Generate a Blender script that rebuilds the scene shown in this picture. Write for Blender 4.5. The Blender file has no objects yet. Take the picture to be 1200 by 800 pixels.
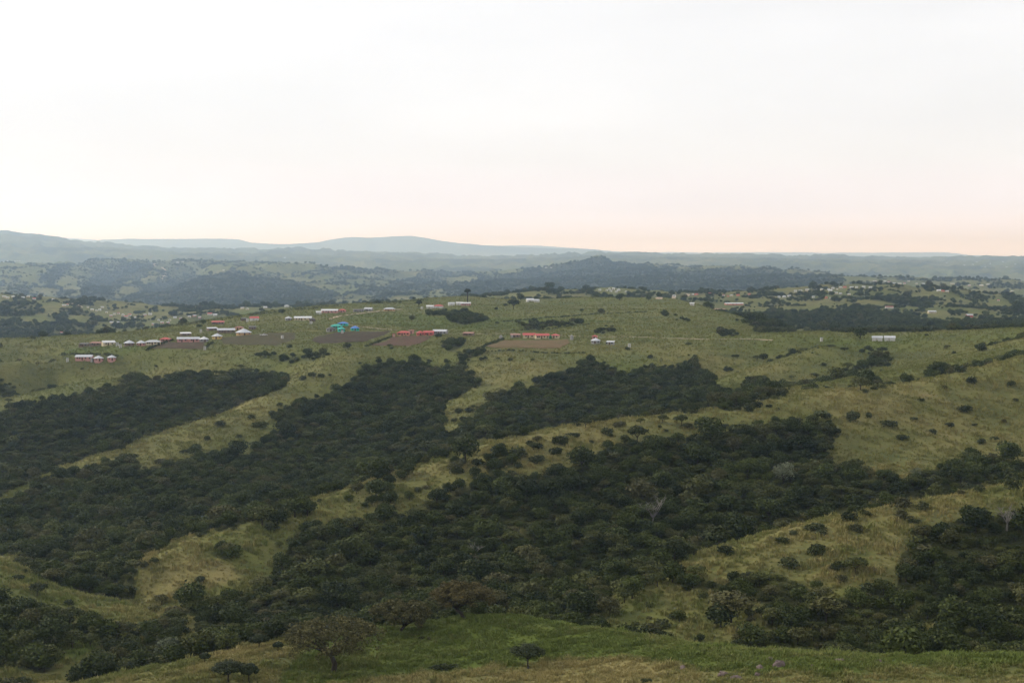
import bpy, math, random
import numpy as np
from mathutils import Vector

random.seed(7)
RNG = np.random.default_rng(11)
SC = bpy.context.scene
COL = SC.collection

# ------------------------------------------------------------------ camera, sky, sun, exposure
HC = 140.0                      # eye height above the scene's zero level
F = 1800.0                      # focal length in pixels of a 1200 x 800 picture
PITCH = math.atan(100.0 / F)    # the horizon stands 100 px above the middle
cam_d = bpy.data.cameras.new('camera')
cam = bpy.data.objects.new('camera', cam_d)
COL.objects.link(cam)
cam_d.sensor_width = 36.0
cam_d.lens = 36.0 * F / 1200.0
cam_d.clip_start = 0.5
cam_d.clip_end = 200000.0
cam.location = (0, 0, HC)
cam.rotation_euler = (math.pi / 2 - PITCH, 0, 0)
SC.camera = cam

SUN_EL, SUN_AZ = math.radians(25), math.radians(-62)     # azimuth from +Y towards +X: the light comes from the left
world = bpy.data.worlds.new('World')
SC.world = world
world.use_nodes = True
wn, wl = world.node_tree.nodes, world.node_tree.links
wn.clear()
w_out = wn.new('ShaderNodeOutputWorld')
w_bg = wn.new('ShaderNodeBackground')
w_bg.inputs['Strength'].default_value = 0.10
w_sky = wn.new('ShaderNodeTexSky')
w_sky.sky_type = 'NISHITA'
w_sky.sun_disc = False
w_sky.sun_elevation = SUN_EL
w_sky.sun_rotation = SUN_AZ
w_sky.air_density = 1.0
w_sky.dust_density = 2.0
tc = wn.new('ShaderNodeTexCoord')
sep = wn.new('ShaderNodeSeparateXYZ')
wl.new(tc.outputs['Generated'], sep.inputs[0])
# overcast layer: warm towards the horizon all the way round, pale lavender cloud above
ramp = wn.new('ShaderNodeValToRGB')
cr = ramp.color_ramp
cr.elements[0].position = 0.0
cr.elements[0].color = (1.0, 0.925, 1.0, 1)
cr.elements[1].position = 1.0
cr.elements[1].color = (0.47, 0.47, 0.485, 1)
for p, c in ((0.006, (1.0, 0.925, 1.0, 1)), (0.016, (0.71, 0.650, 0.715, 1)), (0.030, (0.575, 0.545, 0.588, 1)), (0.048, (0.54, 0.515, 0.535, 1)), (0.062, (0.515, 0.508, 0.513, 1)),
             (0.10, (0.498, 0.499, 0.508, 1)), (0.3, (0.492, 0.494, 0.506, 1))):
    e = cr.elements.new(p)
    e.color = c
wl.new(sep.outputs['Z'], ramp.inputs[0])
cmap = wn.new('ShaderNodeMapping')
cmap.inputs['Scale'].default_value = (2.0, 2.0, 9.0)
wl.new(tc.outputs['Generated'], cmap.inputs[0])
cn = wn.new('ShaderNodeTexNoise')
cn.inputs['Scale'].default_value = 1.7
cn.inputs['Detail'].default_value = 6.0
cn.inputs['Roughness'].default_value = 0.55
wl.new(cmap.outputs[0], cn.inputs[0])
cmr = wn.new('ShaderNodeMapRange')
cmr.inputs[1].default_value = 0.3
cmr.inputs[2].default_value = 0.7
cmr.inputs[3].default_value = 0.94
cmr.inputs[4].default_value = 1.05
wl.new(cn.outputs[0], cmr.inputs[0])
cmul = wn.new('ShaderNodeVectorMath')
cmul.operation = 'SCALE'
wl.new(ramp.outputs[0], cmul.inputs[0])
wl.new(cmr.outputs[0], cmul.inputs['Scale'])
cs = wn.new('ShaderNodeVectorMath')
cs.operation = 'SCALE'
cs.inputs['Scale'].default_value = 20.5
wl.new(cmul.outputs[0], cs.inputs[0])
w_mix = wn.new('ShaderNodeMix')
w_mix.data_type = 'RGBA'
w_mix.inputs[0].default_value = 0.95
wl.new(w_sky.outputs[0], w_mix.inputs[6])
wl.new(cs.outputs[0], w_mix.inputs[7])
wl.new(w_mix.outputs[2], w_bg.inputs['Color'])
wl.new(w_bg.outputs[0], w_out.inputs['Surface'])

sun_d = bpy.data.lights.new('sun', 'SUN')
sun_d.energy = 3.2
sun_d.angle = math.radians(8)
sun_d.color = (1.0, 0.93, 0.82)
sun = bpy.data.objects.new('sun', sun_d)
COL.objects.link(sun)
_sd = Vector((math.sin(SUN_AZ) * math.cos(SUN_EL), math.cos(SUN_AZ) * math.cos(SUN_EL), math.sin(SUN_EL)))
sun.rotation_euler = (-_sd).to_track_quat('-Z', 'Y').to_euler()
sun.location = (-200, 60, 400)

vs = SC.view_settings
vs.view_transform = 'Standard'
vs.look = 'None'
vs.exposure = 0.0
vs.gamma = 1.0
vs.use_curve_mapping = False
SC.cycles.volume_bounces = 4
SC.cycles.max_bounces = 6
SC.cycles.transparent_max_bounces = 16


# ------------------------------------------------------------------ noise and projection helpers
def vnoise(x, y, seed):
    """smooth value noise, -1..1"""
    t = np.random.default_rng(seed).random((256, 256)) * 2 - 1
    xi, yi = np.floor(x).astype(int), np.floor(y).astype(int)
    fx, fy = x - xi, y - yi
    fx = fx * fx * fx * (fx * (fx * 6 - 15) + 10)
    fy = fy * fy * fy * (fy * (fy * 6 - 15) + 10)
    a, b = xi & 255, yi & 255
    a1, b1 = (xi + 1) & 255, (yi + 1) & 255
    return (t[a, b] * (1 - fx) + t[a1, b] * fx) * (1 - fy) + (t[a, b1] * (1 - fx) + t[a1, b1] * fx) * fy


def fbm(x, y, seed, octs=4, gain=0.5):
    s, amp, tot = 0, 1.0, 0
    for k in range(octs):
        s = s + amp * vnoise(x * 2 ** k + 17.3 * k, y * 2 ** k + 5.1 * k, seed + k)
        tot += amp
        amp *= gain
    return s / tot


CP, SP = math.cos(PITCH), math.sin(PITCH)


def ray(px, py):
    """direction slopes X/Y and Z/Y of a picture point"""
    cx, cy = (np.asarray(px, float) - 600) / F, -(np.asarray(py, float) - 400) / F
    Y = CP + cy * SP
    Z = -SP + cy * CP
    return cx / Y, Z / Y


def project(X, Y, Z):
    """picture point of a place (Z from the eye)"""
    d = Y * CP - Z * SP
    u = Y * SP + Z * CP
    return 600 + F * X / d, 400 - F * u / d


# ------------------------------------------------------------------ terrain: crest and valley lines, each with its own distance
L = []


def line(*pts, ext=True):
    pts = list(pts)
    if ext and len(pts) > 1:
        if pts[0][0] <= 0: pts.insert(0, (pts[0][0] - 260, pts[0][1], pts[0][2]))
        if pts[-1][0] >= 1200: pts.append((pts[-1][0] + 260, pts[-1][1], pts[-1][2]))
    for (a, b, c), (a2, b2, c2) in zip(pts[:-1], pts[1:]):
        n = max(1, int(math.hypot(a2 - a, 1800 * math.log(c2 / c)) / 26))
        for k in range(n):
            f = k / n
            L.append((a + (a2 - a) * f, b + (b2 - b) * f, math.exp(math.log(c) * (1 - f) + math.log(c2) * f)))
    L.append(pts[-1])


def flat(py, D, x0=-260, x1=1460, step=90):
    for x in range(x0, x1 + 1, step):
        L.append((x, py, D))


# the slope below the viewer
flat(990, 30); flat(985, 60); flat(960, 110); flat(885, 175)
# grassy shoulder in the foreground
line((0, 848, 262), (100, 803, 272), (170, 786, 280), (230, 770, 287), (330, 747, 298), (420, 739, 303), (480, 733, 305),
     (545, 721, 306), (600, 720, 304), (680, 735, 290), (740, 746, 278), (800, 755, 268), (900, 764, 256), (1000, 769, 250),
     (1100, 770, 246), (1200, 766, 244))
line((0, 905, 232), (150, 850, 240), (330, 800, 262), (450, 775, 275), (600, 752, 284), (750, 762, 266), (900, 779, 245), (1200, 780, 236))
line((0, 930, 212), (330, 845, 236), (600, 800, 254), (900, 803, 231), (1200, 803, 224))
line((0, 905, 200), (600, 850, 215), (1200, 840, 200))
# gully behind the shoulder
line((0, 815, 305), (100, 800, 310), (230, 792, 328), (400, 765, 340), (545, 760, 350), (700, 765, 335), (900, 790, 303), (1100, 793, 290), (1200, 788, 288))
# lower left spur and the slope in front of it
line((0, 655, 420), (60, 690, 400), (120, 710, 385), (180, 722, 375))
line((0, 690, 380), (60, 720, 368), (120, 735, 358))
line((0, 720, 360), (100, 750, 345), (170, 750, 345))
line((0, 760, 335), (100, 772, 328))
line((0, 668, 470), (80, 690, 448), (150, 702, 420), (210, 722, 395))
# near right ridge
line((660, 722, 358), (700, 700, 365), (760, 670, 370), (800, 655, 372), (900, 625, 378), (1000, 600, 380), (1100, 580, 385), (1200, 562, 390))
line((700, 730, 345), (850, 718, 343), (1000, 680, 346), (1200, 660, 350))
line((760, 750, 330), (900, 750, 322), (1000, 740, 324), (1200, 735, 318))
line((700, 690, 410), (850, 668, 430), (1000, 652, 440), (1200, 622, 450))
# long middle ridge and its wooded face
line((120, 692, 415), (170, 660, 430), (240, 632, 445), (350, 592, 475), (450, 560, 500), (520, 535, 515), (590, 515, 525), (650, 500, 535),
     (720, 490, 545), (800, 483, 555), (900, 475, 565), (950, 470, 575), (1050, 452, 600), (1150, 430, 630), (1200, 418, 640))
line((250, 682, 418), (350, 655, 440), (500, 610, 462), (650, 570, 480), (800, 555, 505), (1000, 530, 525), (1200, 490, 575))
line((300, 715, 395), (400, 700, 405), (500, 690, 410), (600, 662, 430), (700, 640, 442), (800, 605, 468), (1000, 570, 490), (1200, 540, 520))
# valley behind it
line((0, 646, 520), (100, 636, 520), (200, 645, 495), (300, 630, 515), (350, 615, 535), (450, 592, 570), (520, 572, 590), (600, 552, 605), (720, 540, 622),
     (900, 520, 640), (1000, 480, 650), (1100, 458, 670), (1200, 430, 700))
line((0, 625, 560), (100, 610, 575), (250, 595, 590), (380, 565, 640), (430, 530, 700), (440, 480, 790), (470, 430, 880))
line((520, 548, 625), (570, 532, 640), (650, 510, 700), (750, 472, 780), (850, 440, 845))
# first wooded spur
line((0, 590, 610), (60, 560, 640), (130, 525, 690), (190, 505, 720), (270, 480, 760), (330, 455, 800), (380, 420, 880), (395, 408, 920))
line((60, 588, 605), (160, 560, 635), (250, 545, 665), (340, 510, 715), (400, 460, 800))
line((0, 572, 700), (100, 545, 765), (200, 516, 800), (300, 468, 845), (338, 437, 890))
line((0, 510, 790), (100, 490, 830), (200, 455, 880), (290, 430, 920))
line((0, 468, 860), (50, 458, 890), (100, 448, 920), (140, 440, 950))
line((0, 468, 915), (50, 452, 950)); line((0, 440, 985), (60, 432, 980))
# spurs running down from the plateau
line((560, 405, 930), (555, 430, 860), (540, 455, 800), (515, 482, 750), (510, 500, 720))
line((560, 490, 705), (600, 462, 770), (650, 432, 830))
line((650, 416, 895), (750, 416, 890), (830, 412, 890))
line((835, 456, 745), (870, 440, 780), (960, 408, 860))
line((870, 472, 712), (930, 461, 745), (1000, 436, 800), (1050, 420, 850))
line((900, 428, 872), (945, 413, 900))
line((905, 467, 635), (1000, 445, 690), (1100, 425, 740), (1170, 405, 790), (1200, 397, 800))
line((1150, 410, 850), (1200, 402, 850))
# plateau
line((850, 400, 930), (920, 396, 930), (1040, 397, 930), (1100, 392, 925), (1200, 387, 915))
line((0, 426, 950), (100, 421, 965), (200, 412, 970), (300, 408, 970), (420, 402, 975), (600, 400, 970), (700, 403, 950), (800, 402, 940))
line((150, 404, 1000), (250, 396, 1025), (350, 392, 1040), (450, 391, 1045), (600, 391, 1030), (800, 392, 1000))
line((250, 384, 1120), (350, 376, 1180), (450, 374, 1200), (600, 372, 1200), (800, 372, 1150))
line((380, 368, 1290), (480, 362, 1370), (600, 361, 1370), (700, 361, 1360), (770, 361, 1330), (820, 364, 1270))
line((480, 355, 1480), (600, 356, 1490), (700, 355.5, 1470), (780, 355.5, 1420))
line((0, 408, 1040), (60, 404, 1060), (100, 394, 1090), (180, 385, 1150), (270, 371, 1280), (330, 363, 1380), (400, 357, 1480), (500, 350, 1580),
     (545, 347, 1620), (600, 352, 1600), (700, 351, 1580), (800, 352, 1500), (850, 366, 1350), (900, 380, 1200), (925, 389, 1060))
line((0, 424, 1250), (100, 418, 1350), (200, 405, 1500), (270, 396, 1600), (400, 386, 1800), (545, 374, 1950), (700, 373, 1850), (800, 374, 1750), (900, 396, 1400),
     (1000, 414, 1200), (1100, 404, 1150), (1200, 397, 1150))
# village hill to the right
line((610, 354, 2050), (640, 346, 2200), (700, 340, 2300), (730, 338, 2350), (760, 345, 2300), (800, 344, 2400), (870, 343, 2450), (975, 335, 2500),
     (1060, 336, 2500), (1110, 341, 2400), (1160, 356, 2300), (1200, 366, 2200))
line((850, 356, 2050), (950, 352, 2100), (1040, 352, 2150), (1100, 360, 2000), (1200, 380, 1800))
line((860, 372, 1650), (930, 372, 1700), (1000, 370, 1700), (1060, 375, 1650), (1130, 380, 1550))
line((930, 385, 1400), (1000, 390, 1420), (1080, 388, 1400), (1200, 388, 1350))
flat(371, 2950, 520)
line((980, 327, 3900), (1050, 327, 3900), (1100, 331, 3800), (1150, 337, 3600), (1200, 347, 3400))
line((1040, 354, 4600), (1200, 354, 4600))
# left village hill and the river valley
line((0, 347, 2500), (60, 350, 2500), (100, 356, 2450), (140, 363, 2400), (200, 377, 2250))
line((0, 375, 2100), (70, 382, 2050), (110, 392, 2000)); line((0, 402, 1750), (100, 402, 1700))
line((0, 372, 3100), (100, 374, 3000), (200, 373, 3000), (300, 370, 3100), (400, 362, 3200), (500, 357, 3200))
# far dark hills
line((0, 318, 5200), (40, 315, 5200), (90, 308, 5200), (180, 306, 5200), (230, 310, 5000), (280, 316, 4700), (330, 325, 4400), (375, 342, 4000))
line((110, 308, 5150), (100, 325, 4650), (75, 341, 4200))
line((185, 308, 5100), (160, 330, 4450), (130, 353, 3800)); line((262, 316, 4750), (225, 335, 4150), (190, 356, 3700))
line((140, 324, 4900), (112, 346, 4350)); line((215, 327, 4850), (165, 352, 4050))
line((0, 356, 3600), (130, 366, 3550), (200, 368, 3500), (260, 367, 3500), (330, 363, 3500), (390, 357, 3500), (450, 350, 3600), (520, 348, 3700))
flat(330, 5900, -260, 420)
line((500, 336, 4600), (560, 326, 4800), (620, 318, 5000), (660, 309, 5000), (690, 303, 5000), (702, 302, 5000), (715, 305, 5000), (760, 311, 5000),
     (800, 315, 4900), (900, 319, 4800), (980, 325, 4500), (1020, 331, 4300))
line((600, 347, 3800), (700, 347, 3700), (850, 347, 3500), (960, 345, 3500))
line((560, 332, 5700), (700, 325, 5800), (850, 328, 5700), (1000, 330, 5400))
line((0, 300, 6800), (100, 301, 6900), (200, 303, 6900), (300, 308, 6900), (420, 310, 6900), (520, 312, 7000), (600, 311, 7000))
line((420, 326, 5600), (500, 323, 5900))
line((780, 307, 6800), (900, 310, 6500), (1000, 314, 6500), (1100, 318, 6300), (1200, 324, 5800))
far_crest = [(0, 271.5, 10000), (20, 272, 10000), (40, 274, 10000), (70, 280.5, 10000), (110, 286, 10000), (160, 290, 10000), (220, 292, 10000), (300, 294, 10000), (330, 291, 10000),
     (370, 292, 10000), (420, 296, 10000), (500, 298, 10000), (560, 302, 10000), (600, 303, 9800), (640, 300, 9600), (690, 296, 9500), (740, 297, 9500), (800, 299, 9500),
     (860, 299, 9500), (930, 300, 9700), (1000, 301, 9700), (1060, 304, 9700), (1110, 302, 9500), (1150, 301, 9500), (1200, 302, 9500)]
line(*far_crest)
line(*[(a, b + 5, c * 0.86) for a, b, c in far_crest])
flat(306, 12000); flat(304, 14500)
line((0, 286, 18000), (60, 286, 18000), (110, 282, 18000), (130, 280, 18000), (200, 280, 18000), (268, 279, 18000), (285, 281, 18000), (298, 286, 18000), (308, 291, 18000), (330, 294, 18000),
     (352, 290, 18000), (395, 278.5, 18000), (425, 278, 18000), (440, 280, 18000), (474, 275.5, 18000), (492, 277.5, 18000), (530, 285, 18000), (580, 289, 18000), (650, 292, 18000),
     (690, 291, 18000), (704, 292, 18000), (722, 297, 18000), (800, 300, 18000), (1200, 301, 18000))
flat(303, 21500)
line((0, 284, 25000), (60, 279, 25000), (100, 280, 25000), (150, 284, 25000), (330, 288, 25000), (560, 288.5, 25000), (620, 287.5, 25000), (660, 290, 25000), (720, 294.5, 25000),
     (800, 296, 25000), (1000, 295.5, 25000), (1115, 296, 25000), (1145, 299.5, 25000), (1200, 300.5, 25000))
flat(300.9, 27500); flat(301.6, 31000)

P = np.array(L, float)
P[:, 2] *= 1 + 0.6 * np.clip((P[:, 2] - 2800) / 2400, 0, 1)
au, tt = ray(P[:, 0], P[:, 1])
U, V, T = au, np.log(P[:, 2]), tt
N = len(U)
BETA = 1.4


def kern(d2):
    return -np.power(d2 + 1e-8, BETA / 2)


A = np.zeros((N + 3, N + 3))
A[:N, :N] = kern((U[:, None] - U[None]) ** 2 + (V[:, None] - V[None]) ** 2) - np.eye(N) * 2e-4
A[:N, N], A[:N, N + 1], A[:N, N + 2] = 1, U, V
A[N:, :N] = A[:N, N:].T
W = np.linalg.solve(A, np.concatenate([T, np.zeros(3)]))
gu = np.arange(-0.46, 0.4601, 0.0045)
gv = np.arange(math.log(24), math.log(50500), 0.0075)
GT = np.zeros((len(gv), len(gu)))
for i0 in range(0, len(gv), 16):
    vv = gv[i0:i0 + 16]
    q = np.stack(np.meshgrid(vv, gu, indexing='ij'), -1).reshape(-1, 2)
    K = kern((q[:, 1:2] - U[None]) ** 2 + (q[:, 0:1] - V[None]) ** 2)
    GT[i0:i0 + 16] = (K @ W[:N] + W[N] + W[N + 1] * q[:, 1] + W[N + 2] * q[:, 0]).reshape(len(vv), len(gu))


def sm(a, n=1):
    for _ in range(n):
        b = np.pad(a, 1, mode='edge')
        a = (b[:-2, 1:-1] + b[2:, 1:-1] + b[1:-1, :-2] + b[1:-1, 2:] + 2 * b[1:-1, 1:-1]) / 6
    return a


GT = sm(GT, 1)


def bil(G, fi, fj):
    fi = np.clip(fi, 0, G.shape[0] - 1.001)
    fj = np.clip(fj, 0, G.shape[1] - 1.001)
    i, j = fi.astype(int), fj.astype(int)
    a, b = fi - i, fj - j
    return G[i, j] * (1 - a) * (1 - b) + G[i + 1, j] * a * (1 - b) + G[i, j + 1] * (1 - a) * b + G[i + 1, j + 1] * a * b


# the sheet: rings round the viewpoint, fine where the picture looks, coarse elsewhere, out to 46 km all round
th = np.concatenate([np.linspace(-math.pi, -0.62, 44, endpoint=False), np.linspace(-0.62, -0.385, 40, endpoint=False),
                     np.linspace(-0.385, 0.385, 700, endpoint=False), np.linspace(0.385, 0.62, 40, endpoint=False), np.linspace(0.62, math.pi, 45)])
rr = np.concatenate([[1.0, 3, 6, 10, 16], np.geomspace(24, 190, 40, endpoint=False), np.geomspace(190, 1300, 470, endpoint=False),
                     np.geomspace(1300, 13000, 290, endpoint=False), np.geomspace(13000, 46000, 75)])
TH, RR = np.meshgrid(th, rr)


def base_t(thv, rv):
    thc = np.clip(thv, -0.40, 0.40)
    a = np.tan(thc)
    lnD = np.log(np.maximum(rv * np.cos(thc), 24.0))
    t = bil(GT, (lnD - gv[0]) / 0.0075, (a - gu[0]) / 0.0045)
    return t * np.cos(thc)      # slope per ring radius


tL = base_t(TH, RR)
tM = 0.5 * (base_t(np.full_like(TH, -0.4), RR) + base_t(np.full_like(TH, 0.4), RR))
wb = np.clip((np.abs(TH) - 0.5) / 1.2, 0, 1)
wb = wb * wb * (3 - 2 * wb)
t_ = tL * (1 - wb) + tM * wb
lr = np.log(RR)
cth, sth = np.cos(TH), np.sin(TH)
# relief that keeps its look at every distance
nx, ny = lr * 9 + 3 * cth, TH * 9
ridg = 1 - np.abs(fbm(nx * 1.9 + 40, ny * 3.0 + 9, 31, 3)) * 2
farw = np.clip((RR - 1600) / 1500, 0, 1)
t_ = t_ + 0.0011 * fbm(nx, ny, 21, 4) * np.clip(RR / 200, 0, 1) * (1 - 0.5 * farw)
ridg2 = 1 - np.abs(fbm(nx * 4.5 + 7, ny * 6.5 + 3, 37, 3)) * 2
t_ = t_ + 0.0034 * (ridg2 - ridg2.mean()) * np.clip((RR - 7500) / 2500, 0, 1) * np.clip((20000 - RR) / 5000, 0, 1)
t_ = t_ + 0.0046 * (ridg - ridg.mean()) * farw * np.clip((12000 - RR) / 3000, 0.12, 1)
ZZ = t_ * RR
near = np.clip((RR - 20) / 80, 0, 1)
XX, YY = RR * sth, RR * cth
ZZ += near * ((0.55 * fbm(XX / 22, YY / 22, 51, 3) + 1.3 * fbm(XX / 55, YY / 55, 58, 2) * np.clip((RR - 300) / 100, 0, 1) * np.clip((1000 - RR) / 200, 0, 1)) + 0.16 * fbm(XX / 3.1, YY / 3.1, 55, 2) * np.clip(2 - RR / 700, 0, 1))
foot = -1.7 - 0.33 * RR
wn_ = np.clip((RR - 14) / 40, 0, 1)
ZZ = foot * (1 - wn_) + ZZ * wn_
ZZ[:, -1] = ZZ[:, 0]
IR, IT = np.arange(len(rr), dtype=float), np.arange(len(th), dtype=float)


def at_index(X, Y):
    r = np.hypot(X, Y)
    return np.interp(np.log(np.maximum(r, 1.0)), np.log(rr), IR), np.interp(np.arctan2(X, Y), th, IT)


def ground(X, Y):
    fi, fj = at_index(np.asarray(X, float), np.asarray(Y, float))
    return bil(ZZ, fi, fj)


def hit(px, py, rmin=150.0):
    """the place on the ground that a picture point shows"""
    ax, tz = ray(px, py)
    t = math.atan(float(ax))
    rs = rr[rr > rmin]
    rs = np.geomspace(rs[0], rs[-1], 6000)
    g = ground(rs * math.sin(t), rs * math.cos(t)) / (rs * math.cos(t))
    k = int(np.argmax(g >= float(tz)))
    if not (g >= float(tz)).any(): k = len(rs) - 1
    r = rs[k]
    X, Y = r * math.sin(t), r * math.cos(t)
    return X, Y, float(ground(np.array([X]), np.array([Y]))[0]), Y


# what of the sheet the viewpoint sees, and where
el = ZZ / RR
run = np.maximum.accumulate(np.where(RR > 150, el, -9), axis=0)
VIS = (el >= run - 0.0012) & (np.abs(TH) < 0.37) & (RR > 150)
with np.errstate(all='ignore'):
    PX, PY = project(XX, np.where(YY > 1, YY, 1), ZZ)


def inside(poly, x, y):
    c = np.zeros(x.shape, bool)
    n = len(poly)
    for k in range(n):
        x1, y1 = poly[k]
        x2, y2 = poly[(k + 1) % n]
        if y1 == y2: continue
        c ^= ((y1 > y) != (y2 > y)) & (x < (x2 - x1) * (y - y1) / (y2 - y1) + x1)
    return c


# ------------------------------------------------------------------ land cover: wood, dryness of the grass
nearw = 1 + 1.6 * np.clip((800 - RR) / 300, 0, 1)
wob = 3.0 * nearw * fbm(PX / 20, PY / 13, 71, 4)
wob2 = 2.4 * nearw * fbm(PX / 15 + 50, PY / 10, 75, 3)
QX, QY = PX + wob, PY + wob2
WOOD = np.zeros_like(ZZ)
hid = np.clip(0.45 + 0.9 * fbm(XX / 160, YY / 160, 81, 3), 0, 0.9)
WOOD[:] = np.where(RR > 300, hid, 0.0)
WOOD[VIS] = 0.006
farv = VIS & (RR > 1700)
WOOD[farv] = np.clip(0.36 + 0.10 * np.clip((RR - 7500) / 2500, 0, 1) + 0.75 * fbm(nx * 3.0, ny * 3.4, 85, 4) + 0.95 * fbm(nx * 14.0, ny * 16, 88, 4), 0, 0.9)[farv]


CANOPY = 1.1 * 3.6 * F / np.maximum(RR, 200) * np.clip((950 - RR) / 200, 0, 1)


def paint(arr, val, poly, wobble=True, dmin=0, dmax=1e9):
    """cover inside a picture outline, laid on the ground it shows; trees stand up from their ground by their own height"""
    x, y = (QX, QY) if wobble else (PX, PY)
    m = VIS & (RR > dmin) & (RR < dmax)
    idx = np.nonzero(m)
    k = inside(poly, x[idx], y[idx])
    if arr is WOOD:
        k2 = inside(poly, x[idx], y[idx] - CANOPY[idx])
        k = (k & k2) if val > 0.4 else (k | k2)
    arr[idx[0][k], idx[1][k]] = val


paint(WOOD, 0.93, [(-60, 486), (0, 483), (20, 472), (33, 468), (60, 467), (77, 463), (110, 458), (133, 452), (150, 443), (187, 442), (213, 437), (247, 438), (277, 432), (320, 437), (333, 435),
                   (340, 443), (333, 453), (300, 468), (267, 480), (233, 490), (213, 498), (180, 508), (160, 515), (140, 525), (110, 533), (83, 542), (67, 547), (33, 563), (0, 580), (-60, 590)])
paint(WOOD, 0.8, [(-60, 445), (0, 445), (15, 450), (25, 457), (10, 465), (-60, 468)])
paint(WOOD, 0.95, [(-60, 600), (0, 583), (33, 566), (67, 550), (110, 537), (140, 528), (160, 533), (167, 547), (190, 537), (213, 530), (240, 523), (267, 523), (307, 527), (300, 517), (307, 507),
                   (333, 495), (320, 490), (313, 483), (320, 477), (343, 470), (350, 463), (377, 460), (400, 450), (420, 437), (443, 423), (460, 420), (473, 425), (493, 420), (513, 432),
                   (527, 430), (545, 420), (540, 433), (547, 437), (563, 445), (560, 453), (543, 460), (530, 468), (517, 477), (515, 487), (517, 497), (533, 498), (543, 488), (553, 480),
                   (567, 472), (580, 463), (600, 450), (607, 443), (627, 450), (630, 437), (647, 432), (677, 430), (680, 420), (700, 420), (710, 427), (733, 437), (750, 430), (767, 430),
                   (800, 427), (815, 413), (822, 427), (833, 440), (843, 447), (838, 455), (860, 450), (880, 438), (900, 443), (913, 450), (930, 453), (935, 455), (905, 468), (893, 472),
                   (880, 477), (850, 479), (800, 484), (753, 489), (717, 491), (680, 494), (667, 497), (633, 502), (613, 507), (587, 512), (560, 515), (540, 524), (500, 542), (450, 560),
                   (400, 577), (350, 592), (300, 610), (240, 630), (205, 635), (165, 652), (180, 667), (183, 682), (160, 692), (155, 702), (90, 694), (60, 682), (33, 670), (47, 662), (0, 650), (-60, 640)])
paint(WOOD, 0.92, [(240, 630), (300, 606), (350, 588), (400, 573), (450, 554), (500, 536), (550, 518), (567, 525), (600, 520), (613, 535), (605, 542), (580, 552), (587, 557), (613, 550), (633, 550), (647, 543),
                   (663, 533), (683, 530), (697, 517), (717, 508), (750, 507), (800, 505), (820, 510), (843, 497), (867, 493), (913, 488), (943, 485), (967, 480), (980, 487), (990, 503),
                   (973, 515), (967, 530), (990, 537), (1033, 550), (1060, 547), (1083, 540), (1120, 533), (1137, 528), (1177, 528), (1187, 533), (1260, 530), (1260, 560), (1200, 562), (1150, 570),
                   (1117, 577), (1083, 582), (1050, 583), (1013, 592), (960, 602), (935, 610), (900, 622), (850, 640), (825, 648), (800, 657), (760, 674), (720, 692), (700, 704), (690, 715),
                   (700, 745), (640, 728), (600, 722), (545, 724), (480, 736), (440, 742), (330, 750), (230, 773), (190, 790), (160, 805), (-60, 805), (-60, 690), (40, 695), (100, 705),
                   (180, 725), (190, 715), (160, 702), (165, 690), (240, 660)], dmin=290)
paint(WOOD, 0.10, [(613, 507), (667, 496), (800, 482), (800, 508), (750, 507), (717, 508), (700, 517), (683, 530), (663, 533), (647, 543), (633, 550), (613, 550), (587, 557), (580, 550),
                   (607, 540), (613, 533), (600, 523), (580, 522), (567, 520), (587, 512)], dmax=600)
paint(WOOD, 0.26, [(400, 565), (450, 550), (520, 535), (560, 530), (575, 545), (530, 565), (490, 585), (450, 600), (410, 605), (370, 612), (330, 622), (280, 642), (250, 652), (300, 612)])
paint(WOOD, 0.05, [(163, 653), (187, 647), (207, 633), (253, 622), (253, 630), (213, 637), (233, 647), (253, 650), (273, 657), (283, 653), (307, 643), (333, 632), (337, 643), (320, 657),
                   (300, 667), (307, 673), (290, 682), (267, 687), (240, 693), (213, 697), (180, 707), (160, 708), (157, 703), (180, 690), (183, 683), (163, 677)])
paint(WOOD, 0.06, [(-60, 640), (0, 650), (27, 653), (47, 660), (33, 670), (43, 680), (67, 690), (88, 695), (97, 705), (117, 710), (147, 717), (177, 723), (167, 733), (153, 727), (127, 723),
                   (107, 715), (67, 702), (33, 699), (13, 694), (0, 688), (-60, 680)])
paint(WOOD, 0.08, [(207, 725), (237, 721), (230, 740), (208, 743)])
paint(WOOD, 0.30, [(60, 745), (115, 745), (118, 765), (60, 770)])
paint(WOOD, 0.15, [(-60, 780), (0, 780), (50, 785), (95, 790), (90, 810), (-60, 810)])
paint(WOOD, 0.42, [(585, 692), (650, 655), (700, 655), (720, 665), (690, 690), (640, 708)])
paint(WOOD, 0.45, [(470, 640), (520, 625), (560, 640), (520, 665), (480, 670)])
paint(WOOD, 0.55, [(180, 575), (260, 560), (330, 572), (300, 590), (230, 602), (150, 602)])
paint(WOOD, 0.6, [(-60, 604), (80, 588), (110, 608), (0, 632), (-60, 635)])
paint(WOOD, 0.5, [(560, 600), (640, 590), (680, 610), (620, 630)])
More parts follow.
